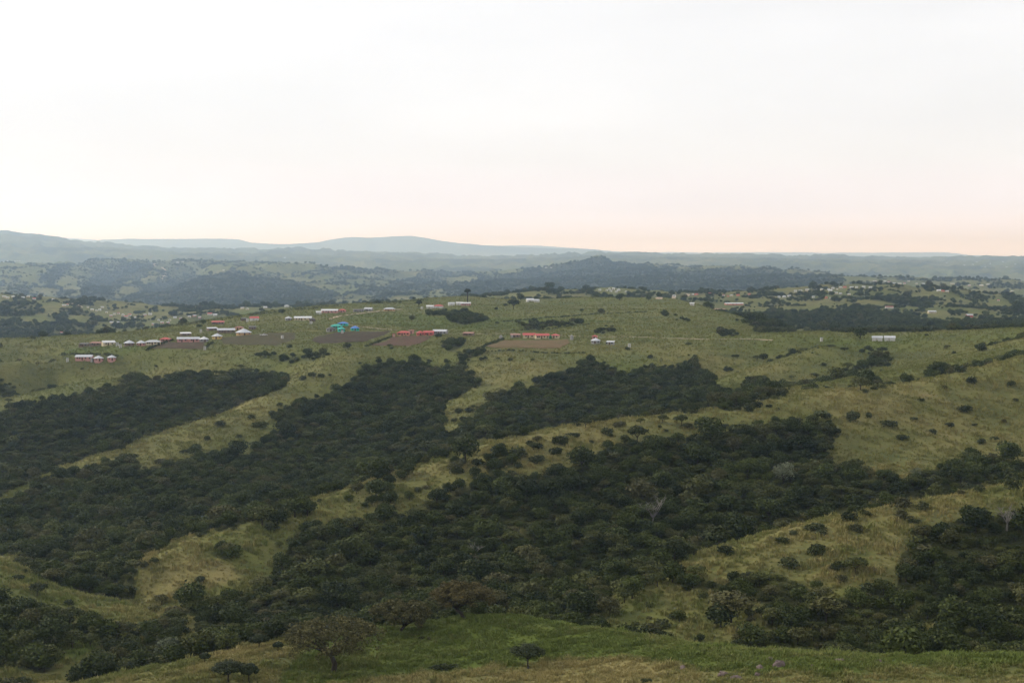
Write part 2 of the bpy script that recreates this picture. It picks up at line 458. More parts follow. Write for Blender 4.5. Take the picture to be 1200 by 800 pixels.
# near right ridge
paint(WOOD, 0.80, [(700, 702), (760, 672), (800, 656), (850, 640), (900, 622), (960, 601), (1050, 585), (1200, 563), (1260, 560), (1260, 775), (900, 766), (800, 757), (700, 745)], dmax=395)
paint(WOOD, 0.03, [(943, 601), (960, 598), (1000, 594), (1060, 583), (1200, 560), (1260, 555), (1260, 580), (1150, 588), (1070, 600), (1070, 620), (1060, 633), (1057, 653), (1053, 667), (1027, 670),
                   (1000, 673), (980, 683), (970, 697), (960, 687), (957, 667), (933, 657), (917, 663), (900, 667), (883, 657), (850, 662), (815, 657), (820, 645), (850, 633), (893, 617)], dmax=395)
paint(WOOD, 0.27, [(695, 708), (770, 668), (800, 675), (820, 697), (883, 693), (900, 710), (927, 717), (883, 727), (867, 740), (800, 752), (730, 745), (690, 730)], dmax=395)
paint(WOOD, 0.0, [(920, 747), (950, 738), (956, 748), (930, 754)], dmax=395)
paint(WOOD, 0.0, [(968, 737), (1000, 721), (1007, 730), (980, 743)], dmax=395)
paint(WOOD, 0.1, [(1060, 712), (1100, 712), (1080, 724)], dmax=395)
# gullies on the right shelf
paint(WOOD, 0.62, [(955, 462), (1000, 450), (1010, 443), (1030, 438), (1035, 447), (1065, 440), (1080, 442), (1085, 430), (1107, 423), (1130, 425), (1125, 435), (1080, 446), (1040, 455), (1000, 462), (960, 466)], dmin=600)
paint(WOOD, 0.62, [(980, 425), (1000, 425), (1030, 412), (1045, 420), (1040, 428), (1000, 435), (985, 440)])
paint(WOOD, 0.6, [(945, 443), (965, 440), (965, 447), (950, 450)])
paint(WOOD, 0.5, [(298, 417), (330, 417), (350, 414), (380, 411), (387, 417), (360, 425), (330, 424), (300, 423)])
paint(WOOD, 0.9, [(518, 403), (530, 400), (541, 403), (540, 410), (525, 412)], False)
paint(WOOD, 0.6, [(536, 417), (545, 412), (562, 409), (570, 412), (556, 418), (545, 424)])
# hedges and scrub on the plateau
paint(WOOD, 0.9, [(523, 370), (540, 366), (567, 372), (568, 377), (545, 380), (530, 377)])
paint(WOOD, 0.6, [(495, 366), (520, 364), (522, 369), (500, 370)])
paint(WOOD, 0.6, [(607, 380), (622, 378), (682, 376), (683, 380), (640, 383), (635, 388), (615, 387)])
paint(WOOD, 0.55, [(690, 386), (718, 384), (722, 389), (705, 392)])
paint(WOOD, 0.5, [(777, 366), (800, 372), (812, 377), (800, 377), (780, 371)])
paint(WOOD, 0.8, [(840, 387), (860, 388), (865, 393), (845, 393)])
# hillside beyond
paint(WOOD, 0.34, [(800, 352), (900, 340), (1060, 334), (1120, 342), (1200, 370), (1200, 395), (900, 395), (850, 366)], dmin=1150)
paint(WOOD, 0.85, [(890, 398), (880, 378), (905, 365), (950, 368), (1010, 362), (1050, 372), (1110, 386), (1050, 395), (1010, 394), (980, 390), (935, 380), (920, 385), (935, 392), (915, 398)], dmin=1000)
paint(WOOD, 0.7, [(1020, 350), (1060, 345), (1075, 352), (1100, 352), (1090, 360), (1060, 358)], dmin=1000)
paint(WOOD, 0.8, [(1090, 384), (1150, 378), (1200, 372), (1260, 372), (1260, 385), (1130, 392)], dmin=1000)
paint(WOOD, 0.6, [(590, 355), (640, 347), (700, 346), (720, 349), (640, 354)], dmin=1650)
paint(WOOD, 0.45, [(600, 354), (640, 345), (700, 338), (735, 336), (770, 344), (800, 344), (800, 352), (700, 352)], True, 1720, 2900)
paint(WOOD, 0.03, [(698, 335), (742, 335), (742, 347), (698, 347)], False, 1720, 2900)
# far slopes
paint(WOOD, 0.97, [(515, 340), (560, 328), (600, 321), (650, 312), (690, 303), (700, 302), (720, 306), (800, 316), (900, 320), (985, 326), (990, 333), (960, 340), (800, 348), (700, 350), (560, 350)], True, 2900, 8600)
paint(WOOD, 0.95, [(45, 326), (60, 316), (86, 308), (86, 315), (70, 327), (60, 332)], True, 2900, 8900)
paint(WOOD, 0.95, [(95, 335), (125, 318), (150, 310), (178, 308), (182, 312), (150, 330), (130, 345), (110, 355), (100, 345)], True, 2900, 8900)
paint(WOOD, 0.95, [(120, 360), (150, 348), (200, 328), (240, 323), (300, 322), (340, 330), (395, 346), (370, 360), (280, 370), (150, 370)], True, 2900, 8900)
paint(WOOD, 0.55, [(-60, 376), (0, 377), (60, 382), (115, 388), (110, 402), (-60, 408)], True, 1300)
paint(WOOD, 0.8, [(400, 345), (470, 330), (520, 322), (500, 340), (450, 352)], True, 2900)
paint(WOOD, 0.0, [(160, 808), (190, 788), (230, 771), (330, 748), (430, 737), (480, 733), (545, 720), (600, 718), (680, 733), (800, 752), (900, 762), (1260, 762), (1260, 900), (60, 900)], False, 0, 312)
WOODS = sm(WOOD, 3)

DRY = np.full_like(ZZ, 0.5) + 0.28 * fbm(XX / 70, YY / 70, 91, 4)
DRY += np.clip(0.25 * fbm(nx * 2, ny * 2, 95, 4), -0.2, 0.2)


def dry(v, poly, k=0.8, **kw):
    m = np.zeros_like(ZZ)
    paint(m, 1.0, poly, **kw)
    m = sm(m, 4) * k
    DRY[:] = DRY * (1 - m) + (v + 0.22 * fbm(XX / 14, YY / 14, 97, 3)) * m


dry(0.42, [(-60, 406), (100, 394), (330, 363), (540, 347), (800, 350), (850, 366), (920, 390), (850, 400), (500, 408), (250, 415), (-60, 430)], 0.8, dmax=1700)
dry(0.12, [(75, 410), (120, 406), (172, 409), (160, 413), (90, 416), (72, 414)], 1.0)
dry(0.1, [(400, 370), (450, 367), (520, 371), (640, 372), (720, 376), (600, 385), (520, 386), (440, 381), (410, 377)], 0.7)
dry(0.68, [(920, 466), (1050, 448), (1200, 415), (1260, 415), (1260, 525), (1100, 530), (990, 505), (970, 480), (800, 505), (600, 540), (560, 520), (720, 490)], 0.75)
dry(0.62, [(330, 455), (390, 415), (430, 415), (400, 450), (330, 490), (200, 530), (130, 530)], 0.7)
dry(0.62, [(515, 505), (510, 480), (540, 455), (560, 408), (620, 408), (600, 450), (540, 495)], 0.7)
dry(0.82, [(165, 690), (165, 655), (200, 642), (240, 655), (270, 660), (290, 680), (215, 697), (165, 708)], 1.0)
dry(0.68, [(815, 657), (900, 617), (1060, 580), (1260, 550), (1260, 590), (1070, 605), (1055, 668), (980, 690), (900, 668)], 0.9)
dry(0.55, [(690, 740), (700, 700), (780, 665), (930, 720), (860, 750)], 0.9)
dry(0.04, [(230, 772), (330, 748), (545, 720), (600, 718), (800, 752), (900, 762), (1260, 762), (1260, 778), (900, 790), (780, 782), (700, 775), (560, 782), (430, 800), (330, 810), (230, 830)], 1.0, dmax=312)
dry(0.72, [(160, 812), (240, 770), (330, 747), (370, 748), (330, 790), (330, 830)], 0.9, dmax=312)
dry(0.86, [(360, 806), (440, 793), (560, 780), (680, 771), (760, 772), (830, 785), (820, 830), (360, 830)], 1.0, dmax=312)
dry(0.6, [(830, 790), (930, 788), (1080, 795), (1260, 790), (1260, 830), (830, 830)], 0.8, dmax=312)
dry(0.0, [(0, 775), (120, 770), (115, 740), (40, 740), (0, 760)], 0.8)
DRY = np.clip(DRY, 0, 1)


# ------------------------------------------------------------------ materials
def new_mat(name):
    m = bpy.data.materials.new(name)
    m.use_nodes = True
    m.node_tree.nodes.clear()
    return m, m.node_tree.nodes, m.node_tree.links


def noise_node(n, l, scale, detail=4, vec=None, rough=0.55):
    t = n.new('ShaderNodeTexNoise')
    t.inputs['Scale'].default_value = scale
    t.inputs['Detail'].default_value = detail
    t.inputs['Roughness'].default_value = rough
    if vec: l.new(vec, t.inputs['Vector'])
    return t.outputs[0]


def mrange(n, l, src, a, b, c, d):
    t = n.new('ShaderNodeMapRange')
    for k, v in zip((1, 2, 3, 4), (a, b, c, d)): t.inputs[k].default_value = v
    l.new(src, t.inputs[0])
    return t.outputs[0]


def mixc(n, l, f, a, b, mode='MIX'):
    t = n.new('ShaderNodeMix')
    t.data_type = 'RGBA'
    t.blend_type = mode
    for s, v in ((t.inputs[0], f), (t.inputs[6], a), (t.inputs[7], b)):
        if hasattr(v, 'default_value'): l.new(v, s)
        elif isinstance(v, tuple): s.default_value = (*v, 1)
        else: s.default_value = v
    return t.outputs[2]


def maths(n, l, op, a, b=0.0):
    t = n.new('ShaderNodeMath')
    t.operation = op
    for s, v in ((t.inputs[0], a), (t.inputs[1], b)):
        if hasattr(v, 'default_value'): l.new(v, s)
        else: s.default_value = v
    return t.outputs[0]


def finish(n, l, color, rough=0.9, normal=None, spec=0.15):
    b = n.new('ShaderNodeBsdfPrincipled')
    o = n.new('ShaderNodeOutputMaterial')
    if isinstance(color, tuple): b.inputs['Base Color'].default_value = (*color, 1)
    else: l.new(color, b.inputs['Base Color'])
    b.inputs['Roughness'].default_value = rough
    b.inputs['Specular IOR Level'].default_value = spec
    if normal: l.new(normal, b.inputs['Normal'])
    l.new(b.outputs[0], o.inputs['Surface'])
    return b


G_GREEN, G_OLIVE, G_TAN = (0.084, 0.112, 0.023), (0.126, 0.130, 0.042), (0.222, 0.186, 0.078)


def grass_ramp(n, l, fac):
    r = n.new('ShaderNodeValToRGB')
    r.color_ramp.elements[0].color = (*G_GREEN, 1)
    r.color_ramp.elements[1].color = (*G_TAN, 1)
    e = r.color_ramp.elements.new(0.5)
    e.color = (*G_OLIVE, 1)
    l.new(fac, r.inputs[0])
    return r.outputs[0]


def terrain_material():
    m, n, l = new_mat('hill_grass')
    g = n.new('ShaderNodeNewGeometry').outputs['Position']
    ad = n.new('ShaderNodeAttribute'); ad.attribute_name = 'dryness'
    aw = n.new('ShaderNodeAttribute'); aw.attribute_name = 'wood'
    n1, n2, n3, n4 = noise_node(n, l, 0.012, 5, g), noise_node(n, l, 0.09, 5, g), noise_node(n, l, 0.55, 4, g), noise_node(n, l, 2.6, 3, g)
    f = ad.outputs['Fac']
    for s, amp in ((n1, 0.45), (n2, 0.5), (n3, 0.4), (n4, 0.25)):
        f = maths(n, l, 'ADD', f, maths(n, l, 'MULTIPLY', maths(n, l, 'SUBTRACT', s, 0.5), amp))
    c = mixc(n, l, 1.0, grass_ramp(n, l, f), (0.88, 0.88, 0.86), 'MULTIPLY')
    # scattered low scrub and heath between the grass
    sc = maths(n, l, 'MULTIPLY', mrange(n, l, noise_node(n, l, 0.16, 6, g, 0.7), 0.56, 0.66, 0, 1), 0.55)
    c = mixc(n, l, sc, c, (0.045, 0.055, 0.022))
    scf = maths(n, l, 'MULTIPLY', mrange(n, l, noise_node(n, l, 0.03, 7, g, 0.7), 0.5, 0.62, 0, 1), 0.5)
    c = mixc(n, l, scf, c, (0.055, 0.066, 0.028))
    soil = mrange(n, l, noise_node(n, l, 0.05, 6, g, 0.75), 0.68, 0.76, 0, 0.5)
    c = mixc(n, l, soil, c, (0.21, 0.13, 0.075))
    wv = maths(n, l, 'ADD', aw.outputs['Fac'], maths(n, l, 'MULTIPLY', maths(n, l, 'SUBTRACT', noise_node(n, l, 0.08, 6, g, 0.7), 0.5), 0.9))
    wf = mrange(n, l, wv, 0.32, 0.80, 0, 1)
    wc = mixc(n, l, noise_node(n, l, 0.25, 4, g), (0.022, 0.027, 0.010), (0.060, 0.062, 0.025))
    c = mixc(n, l, wf, c, wc)
    bp = n.new('ShaderNodeBump')
    bp.inputs['Strength'].default_value = 0.8
    bp.inputs['Distance'].default_value = 0.5
    l.new(n3, bp.inputs['Height'])
    bp2 = n.new('ShaderNodeBump')
    bp2.inputs['Strength'].default_value = 0.7
    bp2.inputs['Distance'].default_value = 4.0
    l.new(maths(n, l, 'MULTIPLY', noise_node(n, l, 0.11, 6, g, 0.65), maths(n, l, 'ADD', wf, 0.35)), bp2.inputs['Height'])
    l.new(bp.outputs[0], bp2.inputs['Normal'])
    finish(n, l, c, 0.95, bp2.outputs[0], 0.05)
    return m


def leaf_material(name, dark, light, var=0.6):
    m, n, l = new_mat(name)
    oi = n.new('ShaderNodeObjectInfo')
    g = n.new('ShaderNodeNewGeometry')
    rnd = mrange(n, l, oi.outputs['Random'], 0, 1, 0, 1)
    pi = g.outputs['Random Per Island']
    f = maths(n, l, 'ADD', maths(n, l, 'MULTIPLY', rnd, var), maths(n, l, 'MULTIPLY', pi, 1 - var))
    pn = noise_node(n, l, 0.035, 4, oi.outputs['Location'], 0.7)
    f = maths(n, l, 'ADD', f, maths(n, l, 'MULTIPLY', maths(n, l, 'SUBTRACT', pn, 0.5), 1.5 if var > 0.3 else 0.0))
    c = mixc(n, l, f, dark, light)
    # a few crowns are browner
    c = mixc(n, l, mrange(n, l, oi.outputs['Random'], 0.80, 0.98, 0, 0.55), c, (0.085, 0.068, 0.035))
    finish(n, l, c, 0.7, None, 0.12)
    return m


def plain_material(name, col, rough=0.8, var=0.12, spec=0.2):
    m, n, l = new_mat(name)
    tcn = n.new('ShaderNodeTexCoord').outputs['Object']
    f = noise_node(n, l, 0.9, 5, tcn, 0.7)
    c = mixc(n, l, mrange(n, l, f, 0.3, 0.7, 0, 1), tuple(v * (1 - var) for v in col), tuple(min(1, v * (1 + var)) for v in col))
    finish(n, l, c, rough, None, spec)
    return m


def bark_material(name, col):
    m, n, l = new_mat(name)
    tcn = n.new('ShaderNodeTexCoord').outputs['Object']
    f = noise_node(n, l, 6.0, 5, tcn, 0.7)
    c = mixc(n, l, f, tuple(v * 0.6 for v in col), tuple(v * 1.4 for v in col))
    bp = n.new('ShaderNodeBump')
    bp.inputs['Distance'].default_value = 0.05
    l.new(f, bp.inputs['Height'])
    finish(n, l, c, 0.95, bp.outputs[0], 0.1)
    return m


M = {}
M['terrain'] = terrain_material()
M['leaf_forest'] = leaf_material('forest_leaves', (0.014, 0.022, 0.005), (0.068, 0.086, 0.016))
M['leaf_thorn'] = leaf_material('thorn_leaves', (0.019, 0.027, 0.006), (0.092, 0.100, 0.022))
M['leaf_pale'] = leaf_material('pale_leaves', (0.06, 0.075, 0.04), (0.15, 0.165, 0.10))
M['leaf_bush'] = leaf_material('bush_leaves', (0.018, 0.026, 0.008), (0.062, 0.072, 0.022))
M['leaf_coral'] = leaf_material('coral_leaves', (0.04, 0.04, 0.014), (0.130, 0.104, 0.038), 0.15)
M['leaf_coral_green'] = leaf_material('coral_green_leaves', (0.035, 0.040, 0.014), (0.13, 0.115, 0.042), 0.15)
M['leaf_umbrella'] = leaf_material('umbrella_leaves', (0.016, 0.024, 0.010), (0.045, 0.056, 0.020), 0.2)
M['leaf_under'] = leaf_material('undergrowth_leaves', (0.035, 0.046, 0.012), (0.095, 0.100, 0.030))
M['bark'] = bark_material('dark_bark', (0.045, 0.036, 0.028))
M['bark_grey'] = bark_material('grey_bark', (0.20, 0.185, 0.17))


def tuft_material():
    m, n, l = new_mat('grass_blades')
    a = n.new('ShaderNodeAttribute')
    a.attribute_type = 'INSTANCER'
    a.attribute_name = 'dryness'
    g = n.new('ShaderNodeNewGeometry')
    f = maths(n, l, 'ADD', a.outputs['Fac'], maths(n, l, 'MULTIPLY', maths(n, l, 'SUBTRACT', g.outputs['Random Per Island'], 0.5), 0.3))
    c = grass_ramp(n, l, f)
    c = mixc(n, l, 1.0, c, (1.32, 1.32, 1.26), 'MULTIPLY')
    finish(n, l, c, 0.75, None, 0.1)
    return m


M['tuft'] = tuft_material()


# ------------------------------------------------------------------ object helpers
def mesh_from(name, verts, faces, mats, smooth=False, midx=None):
    me = bpy.data.meshes.new(name)
    verts = np.asarray(verts, np.float32)
    me.vertices.add(len(verts))
    me.vertices.foreach_set('co', verts.ravel())
    if isinstance(faces, np.ndarray):
        nf, k = faces.shape
        me.loops.add(nf * k)
        me.loops.foreach_set('vertex_index', faces.astype(np.int32).ravel())
        me.polygons.add(nf)
        me.polygons.foreach_set('loop_start', np.arange(0, nf * k, k, dtype=np.int32))
    else:
        nf = len(faces)
        ls = np.cumsum([0] + [len(f) for f in faces])
        me.loops.add(int(ls[-1]))
        me.loops.foreach_set('vertex_index', np.array([i for f in faces for i in f], np.int32))
        me.polygons.add(nf)
        me.polygons.foreach_set('loop_start', ls[:-1].astype(np.int32))
    for m in (mats if isinstance(mats, (list, tuple)) else [mats]): me.materials.append(m)
    if midx is not None: me.polygons.foreach_set('material_index', np.asarray(midx, np.int32))
    me.polygons.foreach_set('use_smooth', np.full(nf, smooth))
    me.update(calc_edges=True)
    me.validate()
    return me


def link(name, me, parent=None, loc=(0, 0, 0), rz=0.0):
    o = bpy.data.objects.new(name, me)
    COL.objects.link(o)
    o.location = loc
    o.rotation_euler = (0, 0, rz)
    if parent: o.parent = parent
    return o


def tag(o, label=None, cat=None, group=None, kind=None):
    if label: o['label'] = label
    if cat: o['category'] = cat
    if group: o['group'] = group
    if kind: o['kind'] = kind
    return o


class MB:
    def __init__(s): s.v, s.f = [], []

    def add(s, v, f):
        k = len(s.v)
        s.v += [tuple(p) for p in v]
        s.f += [tuple(i + k for i in q) for q in f]
        return s

    def box(s, x0, x1, y0, y1, z0, z1):
        return s.add([(x0, y0, z0), (x1, y0, z0), (x1, y1, z0), (x0, y1, z0), (x0, y0, z1), (x1, y0, z1), (x1, y1, z1), (x0, y1, z1)],
                     [(0, 3, 2, 1), (4, 5, 6, 7), (0, 1, 5, 4), (1, 2, 6, 5), (2, 3, 7, 6), (3, 0, 4, 7)])

    def lathe(s, prof, n=16, cx=0, cy=0):
        v = [(cx + r * math.cos(2 * math.pi * k / n), cy + r * math.sin(2 * math.pi * k / n), z) for r, z in prof for k in range(n)]
        f = [(i * n + k, i * n + (k + 1) % n, (i + 1) * n + (k + 1) % n, (i + 1) * n + k) for i in range(len(prof) - 1) for k in range(n)]
        f.append(tuple(reversed(range(n))))
        f.append(tuple(range((len(prof) - 1) * n, len(prof) * n)))
        return s.add(v, f)

    def tube(s, pts, rad, n=6):
        pts = [Vector(p) for p in pts]
        v = []
        for i, p in enumerate(pts):
            d = (pts[min(i + 1, len(pts) - 1)] - pts[max(i - 1, 0)]).normalized()
            a = d.cross(Vector((0.31, 0.9, 0.2))).normalized()
            b = d.cross(a)
            v += [tuple(p + (a * math.cos(2 * math.pi * k / n) + b * math.sin(2 * math.pi * k / n)) * rad[i]) for k in range(n)]
        f = [(i * n + k, i * n + (k + 1) % n, (i + 1) * n + (k + 1) % n, (i + 1) * n + k) for i in range(len(pts) - 1) for k in range(n)]
        f.append(tuple(reversed(range(n))))
        f.append(tuple(range((len(pts) - 1) * n, len(pts) * n)))
        return s.add(v, f)

    def mesh(s, name, mat, smooth=False): return mesh_from(name, s.v, s.f, mat, smooth)

    def build(s, name, mat, parent=None, loc=(0, 0, 0), rz=0.0, smooth=False): return link(name, s.mesh(name, mat, smooth), parent, loc, rz)


def empty(name, loc, rz=0.0, sc=1.0):
    o = bpy.data.objects.new(name, None)
    COL.objects.link(o)
    o.location = loc
    o.rotation_euler = (0, 0, rz)
    o.scale = (sc, sc, sc)
    o.empty_display_size = 0.5
    return o


# ------------------------------------------------------------------ the ground sheet
nr, nt = ZZ.shape
vco = np.stack([XX, YY, ZZ + HC], -1).reshape(-1, 3)
ii, jj = np.meshgrid(np.arange(nr - 1), np.arange(nt - 1), indexing='ij')
k0 = (ii * nt + jj).ravel()
quads = np.stack([k0, k0 + 1, k0 + nt + 1, k0 + nt], -1)[:, ::-1]
tme = mesh_from('terrain', vco, quads, M['terrain'], True)
for nm, arr in (('wood', WOODS), ('dryness', DRY)):
    at = tme.attributes.new(nm, 'FLOAT', 'POINT')
    at.data.foreach_set('value', arr.astype(np.float32).ravel())
tag(link('terrain', tme), 'rolling green and tan hills with wooded valleys', None, None, 'structure')
zlow, zhigh = float(ZZ.min()), float(ZZ.max())

# haze: one box of even, pale air
hz = MB()
HB = 46300
hz.box(-HB, HB, -HB, HB, HC + zlow - 1.0, HC + max(zhigh, 5) + 25)
mh, n, l = new_mat('haze_air')
pv = n.new('ShaderNodeVolumePrincipled')
pv.inputs['Color'].default_value = (0.52, 0.725, 1.0, 1)
pv.inputs['Density'].default_value = 6.4e-5
pv.inputs['Absorption Color'].default_value = (1, 1, 1, 1)
pv.inputs['Anisotropy'].default_value = 0.6
ho = n.new('ShaderNodeOutputMaterial')
l.new(pv.outputs[0], ho.inputs['Volume'])
tag(hz.build('haze', mh), 'pale blue haze lying over the hills', None, None, 'stuff')

# ------------------------------------------------------------------ plants: meshes that are shared between alike plants
def leaf_cloud(rng, lobes, n, size, up=0.35, shell=0.72, flat_=0.0):
    """n small leaf-spray faces spread through the outer part of the given lobes (cx, cy, cz, rx, ry, rz)"""
    w = np.array([a[3] * a[4] + a[3] * a[5] for a in lobes])
    which = rng.choice(len(lobes), n, p=w / w.sum())
    lb = np.array(lobes)[which]
    d = rng.normal(size=(n, 3))
    d[:, 2] += up
    d /= np.linalg.norm(d, axis=1)[:, None]
    rad = (shell + (1 - shell) * rng.random(n) ** 0.6) * (1 + 0.10 * rng.normal(size=n))
    c = lb[:, :3] + d * lb[:, 3:] * rad[:, None]
    nrm = d / lb[:, 3:] * lb[:, 3:].mean(1)[:, None] + rng.normal(size=(n, 3)) * 0.75
    nrm[:, 2] += flat_
    nrm /= np.linalg.norm(nrm, axis=1)[:, None]
    a = np.cross(nrm, rng.normal(size=(n, 3)))
    a /= np.linalg.norm(a, axis=1)[:, None]
    b = np.cross(nrm, a)
    s = size * (0.55 + 0.9 * rng.random(n))
    s2 = s * (0.45 + 0.4 * rng.random(n))
    v = np.stack([c - a * s[:, None], c - b * s2[:, None], c + a * s[:, None], c + b * s2[:, None]], 1).reshape(-1, 3)
    return v, np.arange(4 * n).reshape(n, 4)


def round_lobes(rng, R, H, n=7, low=0.25):
    lb = [(0, 0, H * 0.55, R * 0.72, R * 0.72, H * 0.40)]
    for k in range(n):
        a = 2 * math.pi * (k + rng.random() * 0.8) / n
        q = R * (0.42 + 0.22 * rng.random())
        r = R * (0.36 + 0.2 * rng.random())
        lb.append((q * math.cos(a), q * math.sin(a), H * (low + 0.15 + 0.38 * rng.random()), r, r, r * 0.8))
    return lb


def umbrella_lobes(rng, R, H, n=8):
    lb = [(0, 0, H * 0.74, R * 0.66, R * 0.66, H * 0.22)]
    for k in range(n):
        a = 2 * math.pi * (k + rng.random() * 0.7) / n
        q = R * (0.48 + 0.25 * rng.random())
        r = R * (0.30 + 0.16 * rng.random())
        lb.append((q * math.cos(a), q * math.sin(a), H * (0.55 + 0.16 * rng.random()), r, r, H * 0.17))
    return lb


def limbs(rng, R, H, fork, r0, n=5, lean=(0, 0)):
    mb = MB()
    fx, fy = lean[0] * fork, lean[1] * fork
    mb.tube([(0, 0, -0.5), (0.02, 0, 0.0), (fx * 0.5, fy * 0.5, fork * 0.5), (fx, fy, fork)], [r0 * 1.5, r0 * 1.25, r0, r0 * 0.85], 7)
    for k in range(n):
        a = 2 * math.pi * (k + 0.6 * rng.random()) / n
        q = R * (0.45 + 0.25 * rng.random())
        z = H * (0.62 + 0.2 * rng.random())
        mid = (fx + q * 0.45 * math.cos(a), fy + q * 0.45 * math.sin(a), fork + (z - fork) * 0.6)
        mb.tube([(fx, fy, fork * 0.92), mid, (q * math.cos(a), q * math.sin(a), z)], [r0 * 0.6, r0 * 0.42, r0 * 0.12], 5)
    return mb


def plant_protos(kind, n, seed):
    out = []
    for k in range(n):
        rng = np.random.default_rng(seed + k)
        if kind == 'forest':
            R, H = 2.5 + 0.9 * rng.random(), 4.2 + 1.6 * rng.random()
            v, f = leaf_cloud(rng, round_lobes(rng, R, H, 7), 1100, 0.26, 0.35)
            tr = limbs(rng, R, H, H * 0.3, 0.16)
            lm = M['leaf_forest']
        elif kind == 'thorn':
            R, H = 2.6 + 0.8 * rng.random(), 3.9 + 1.0 * rng.random()
            v, f = leaf_cloud(rng, umbrella_lobes(rng, R, H), 950, 0.24, 0.6, 0.6, 0.6)
            tr = limbs(rng, R, H, H * 0.32, 0.14)
            lm = M['leaf_thorn']
        elif kind == 'pale':
            R, H = 2.8, 5.6
            v, f = leaf_cloud(rng, round_lobes(rng, R, H, 8), 800, 0.22, 0.5)
            tr = limbs(rng, R, H, H * 0.3, 0.18)
            lm = M['leaf_pale']
        else:
            R, H = 1.6 + 0.5 * rng.random(), 1.7 + 0.7 * rng.random()
            v, f = leaf_cloud(rng, round_lobes(rng, R, H, 6, 0.05), 420, 0.22, 0.3)
            tr = limbs(rng, R, H, H * 0.15, 0.07)
            lm = M['leaf_bush']
        crown = mesh_from(kind + '_crown', v, f, lm)
        trunk = tr.mesh(kind + '_trunk', M['bark'])
        nv = len(v)
        fl = [tuple(q) for q in f] + [tuple(i + nv for i in q) for q in tr.f]
        whole = mesh_from(kind + '_whole', list(v) + tr.v, fl, [lm, M['bark']], False, [0] * len(f) + [1] * len(tr.f))
        out.append((crown, trunk, whole, R, H))
    return out


PROTO = {'forest': plant_protos('forest', 7, 100), 'thorn': plant_protos('thorn', 5, 200), 'pale': plant_protos('pale', 2, 300), 'bush': plant_protos('bush', 5, 400)}


def scatter_stuff(name, pts, scl, rot, idx, meshes, label, extra=None, rxy=None):
    """one object: the given meshes stood on points by geometry nodes"""
    pm = bpy.data.meshes.new(name)
    pm.vertices.add(len(pts))
    pm.vertices.foreach_set('co', np.asarray(pts, np.float32).ravel())
    for nm, tp, arr in (('scl', 'FLOAT', scl), ('rot', 'FLOAT', rot), ('pick', 'INT', idx)):
        a = pm.attributes.new(nm, tp, 'POINT')
        a.data.foreach_set('value', np.asarray(arr, np.int32 if tp == 'INT' else np.float32))
    for nm, arr in (extra or {}).items():
        a = pm.attributes.new(nm, 'FLOAT', 'POINT')
        a.data.foreach_set('value', np.asarray(arr, np.float32))
    coll = bpy.data.collections.new(name + '_shapes')
    for k, me in enumerate(meshes):
        coll.objects.link(bpy.data.objects.new('%s_shape_%02d' % (name, k), me))
    ng = bpy.data.node_groups.new(name, 'GeometryNodeTree')
    ng.interface.new_socket('Geometry', in_out='INPUT', socket_type='NodeSocketGeometry')
    ng.interface.new_socket('Geometry', in_out='OUTPUT', socket_type='NodeSocketGeometry')
    n, l = ng.nodes, ng.links
    gi, go = n.new('NodeGroupInput'), n.new('NodeGroupOutput')
    m2p = n.new('GeometryNodeMeshToPoints')
    ci = n.new('GeometryNodeCollectionInfo')
    ci.inputs['Collection'].default_value = coll
    ci.inputs['Separate Children'].default_value = True
    ci.inputs['Reset Children'].default_value = True
    iop = n.new('GeometryNodeInstanceOnPoints')
    iop.inputs['Pick Instance'].default_value = True

    def att(nm, tp):
        a = n.new('GeometryNodeInputNamedAttribute')
        a.data_type = tp
        a.inputs['Name'].default_value = nm
        return a.outputs['Attribute']
    cx = n.new('ShaderNodeCombineXYZ')
    l.new(att('rot', 'FLOAT'), cx.inputs[2])
    l.new(gi.outputs[0], m2p.inputs[0])
    l.new(m2p.outputs[0], iop.inputs['Points'])
    l.new(ci.outputs[0], iop.inputs['Instance'])
    l.new(att('pick', 'INT'), iop.inputs['Instance Index'])
    l.new(cx.outputs[0], iop.inputs['Rotation'])
    l.new(att('scl', 'FLOAT'), iop.inputs['Scale'])
    l.new(iop.outputs[0], go.inputs[0])
    o = link(name, pm)
    md = o.modifiers.new('scatter', 'NODES')
    md.node_group = ng
    tag(o, label, None, None, 'stuff')
    return o


def jitter_grid(y0, y1, step, margin=0.365):
    """random points over the viewed wedge between two distances"""
    ys = np.arange(y0, y1, step)
    out = []
    for y in ys:
        xs = np.arange(-margin * y, margin * y, step)
        out.append(np.stack([xs + RNG.uniform(-.48, .48, len(xs)) * step, np.full(len(xs), y) + RNG.uniform(-.48, .48, len(xs)) * step], -1))
    return np.concatenate(out)


def cover(arr, p):
    fi, fj = at_index(p[:, 0], p[:, 1])
    return bil(arr, fi, fj)


VISF = sm(VIS.astype(float), 2)

# houses and tilled fields keep the scrub away
FIELDS = [
    ([(175, 409), (197, 401.5), (240, 401), (237, 409)], 'dark brown ploughed field below the pink houses'),
    ([(258, 396), (300, 392), (345, 390), (346, 397), (324, 405), (262, 403)], 'dark fallow field below the tan oval house'),
    ([(365, 399), (372, 394.5), (395, 390), (425, 389), (457, 388), (452, 392), (440, 396), (425, 401), (375, 402.5)], 'dark brown ploughed field below the turquoise huts'),
    ([(432, 405), (461, 395), (482, 394), (506, 394.5), (491, 403), (478, 405.5)], 'reddish brown ploughed field below the red houses'),
    ([(570, 406), (590, 399), (666, 398), (668, 402), (655, 408), (582, 408)], 'brown stubble field below the long red-roofed house'),
]
field_mask = np.zeros_like(ZZ)
for poly, _ in FIELDS: paint(field_mask, 1.0, poly, False)

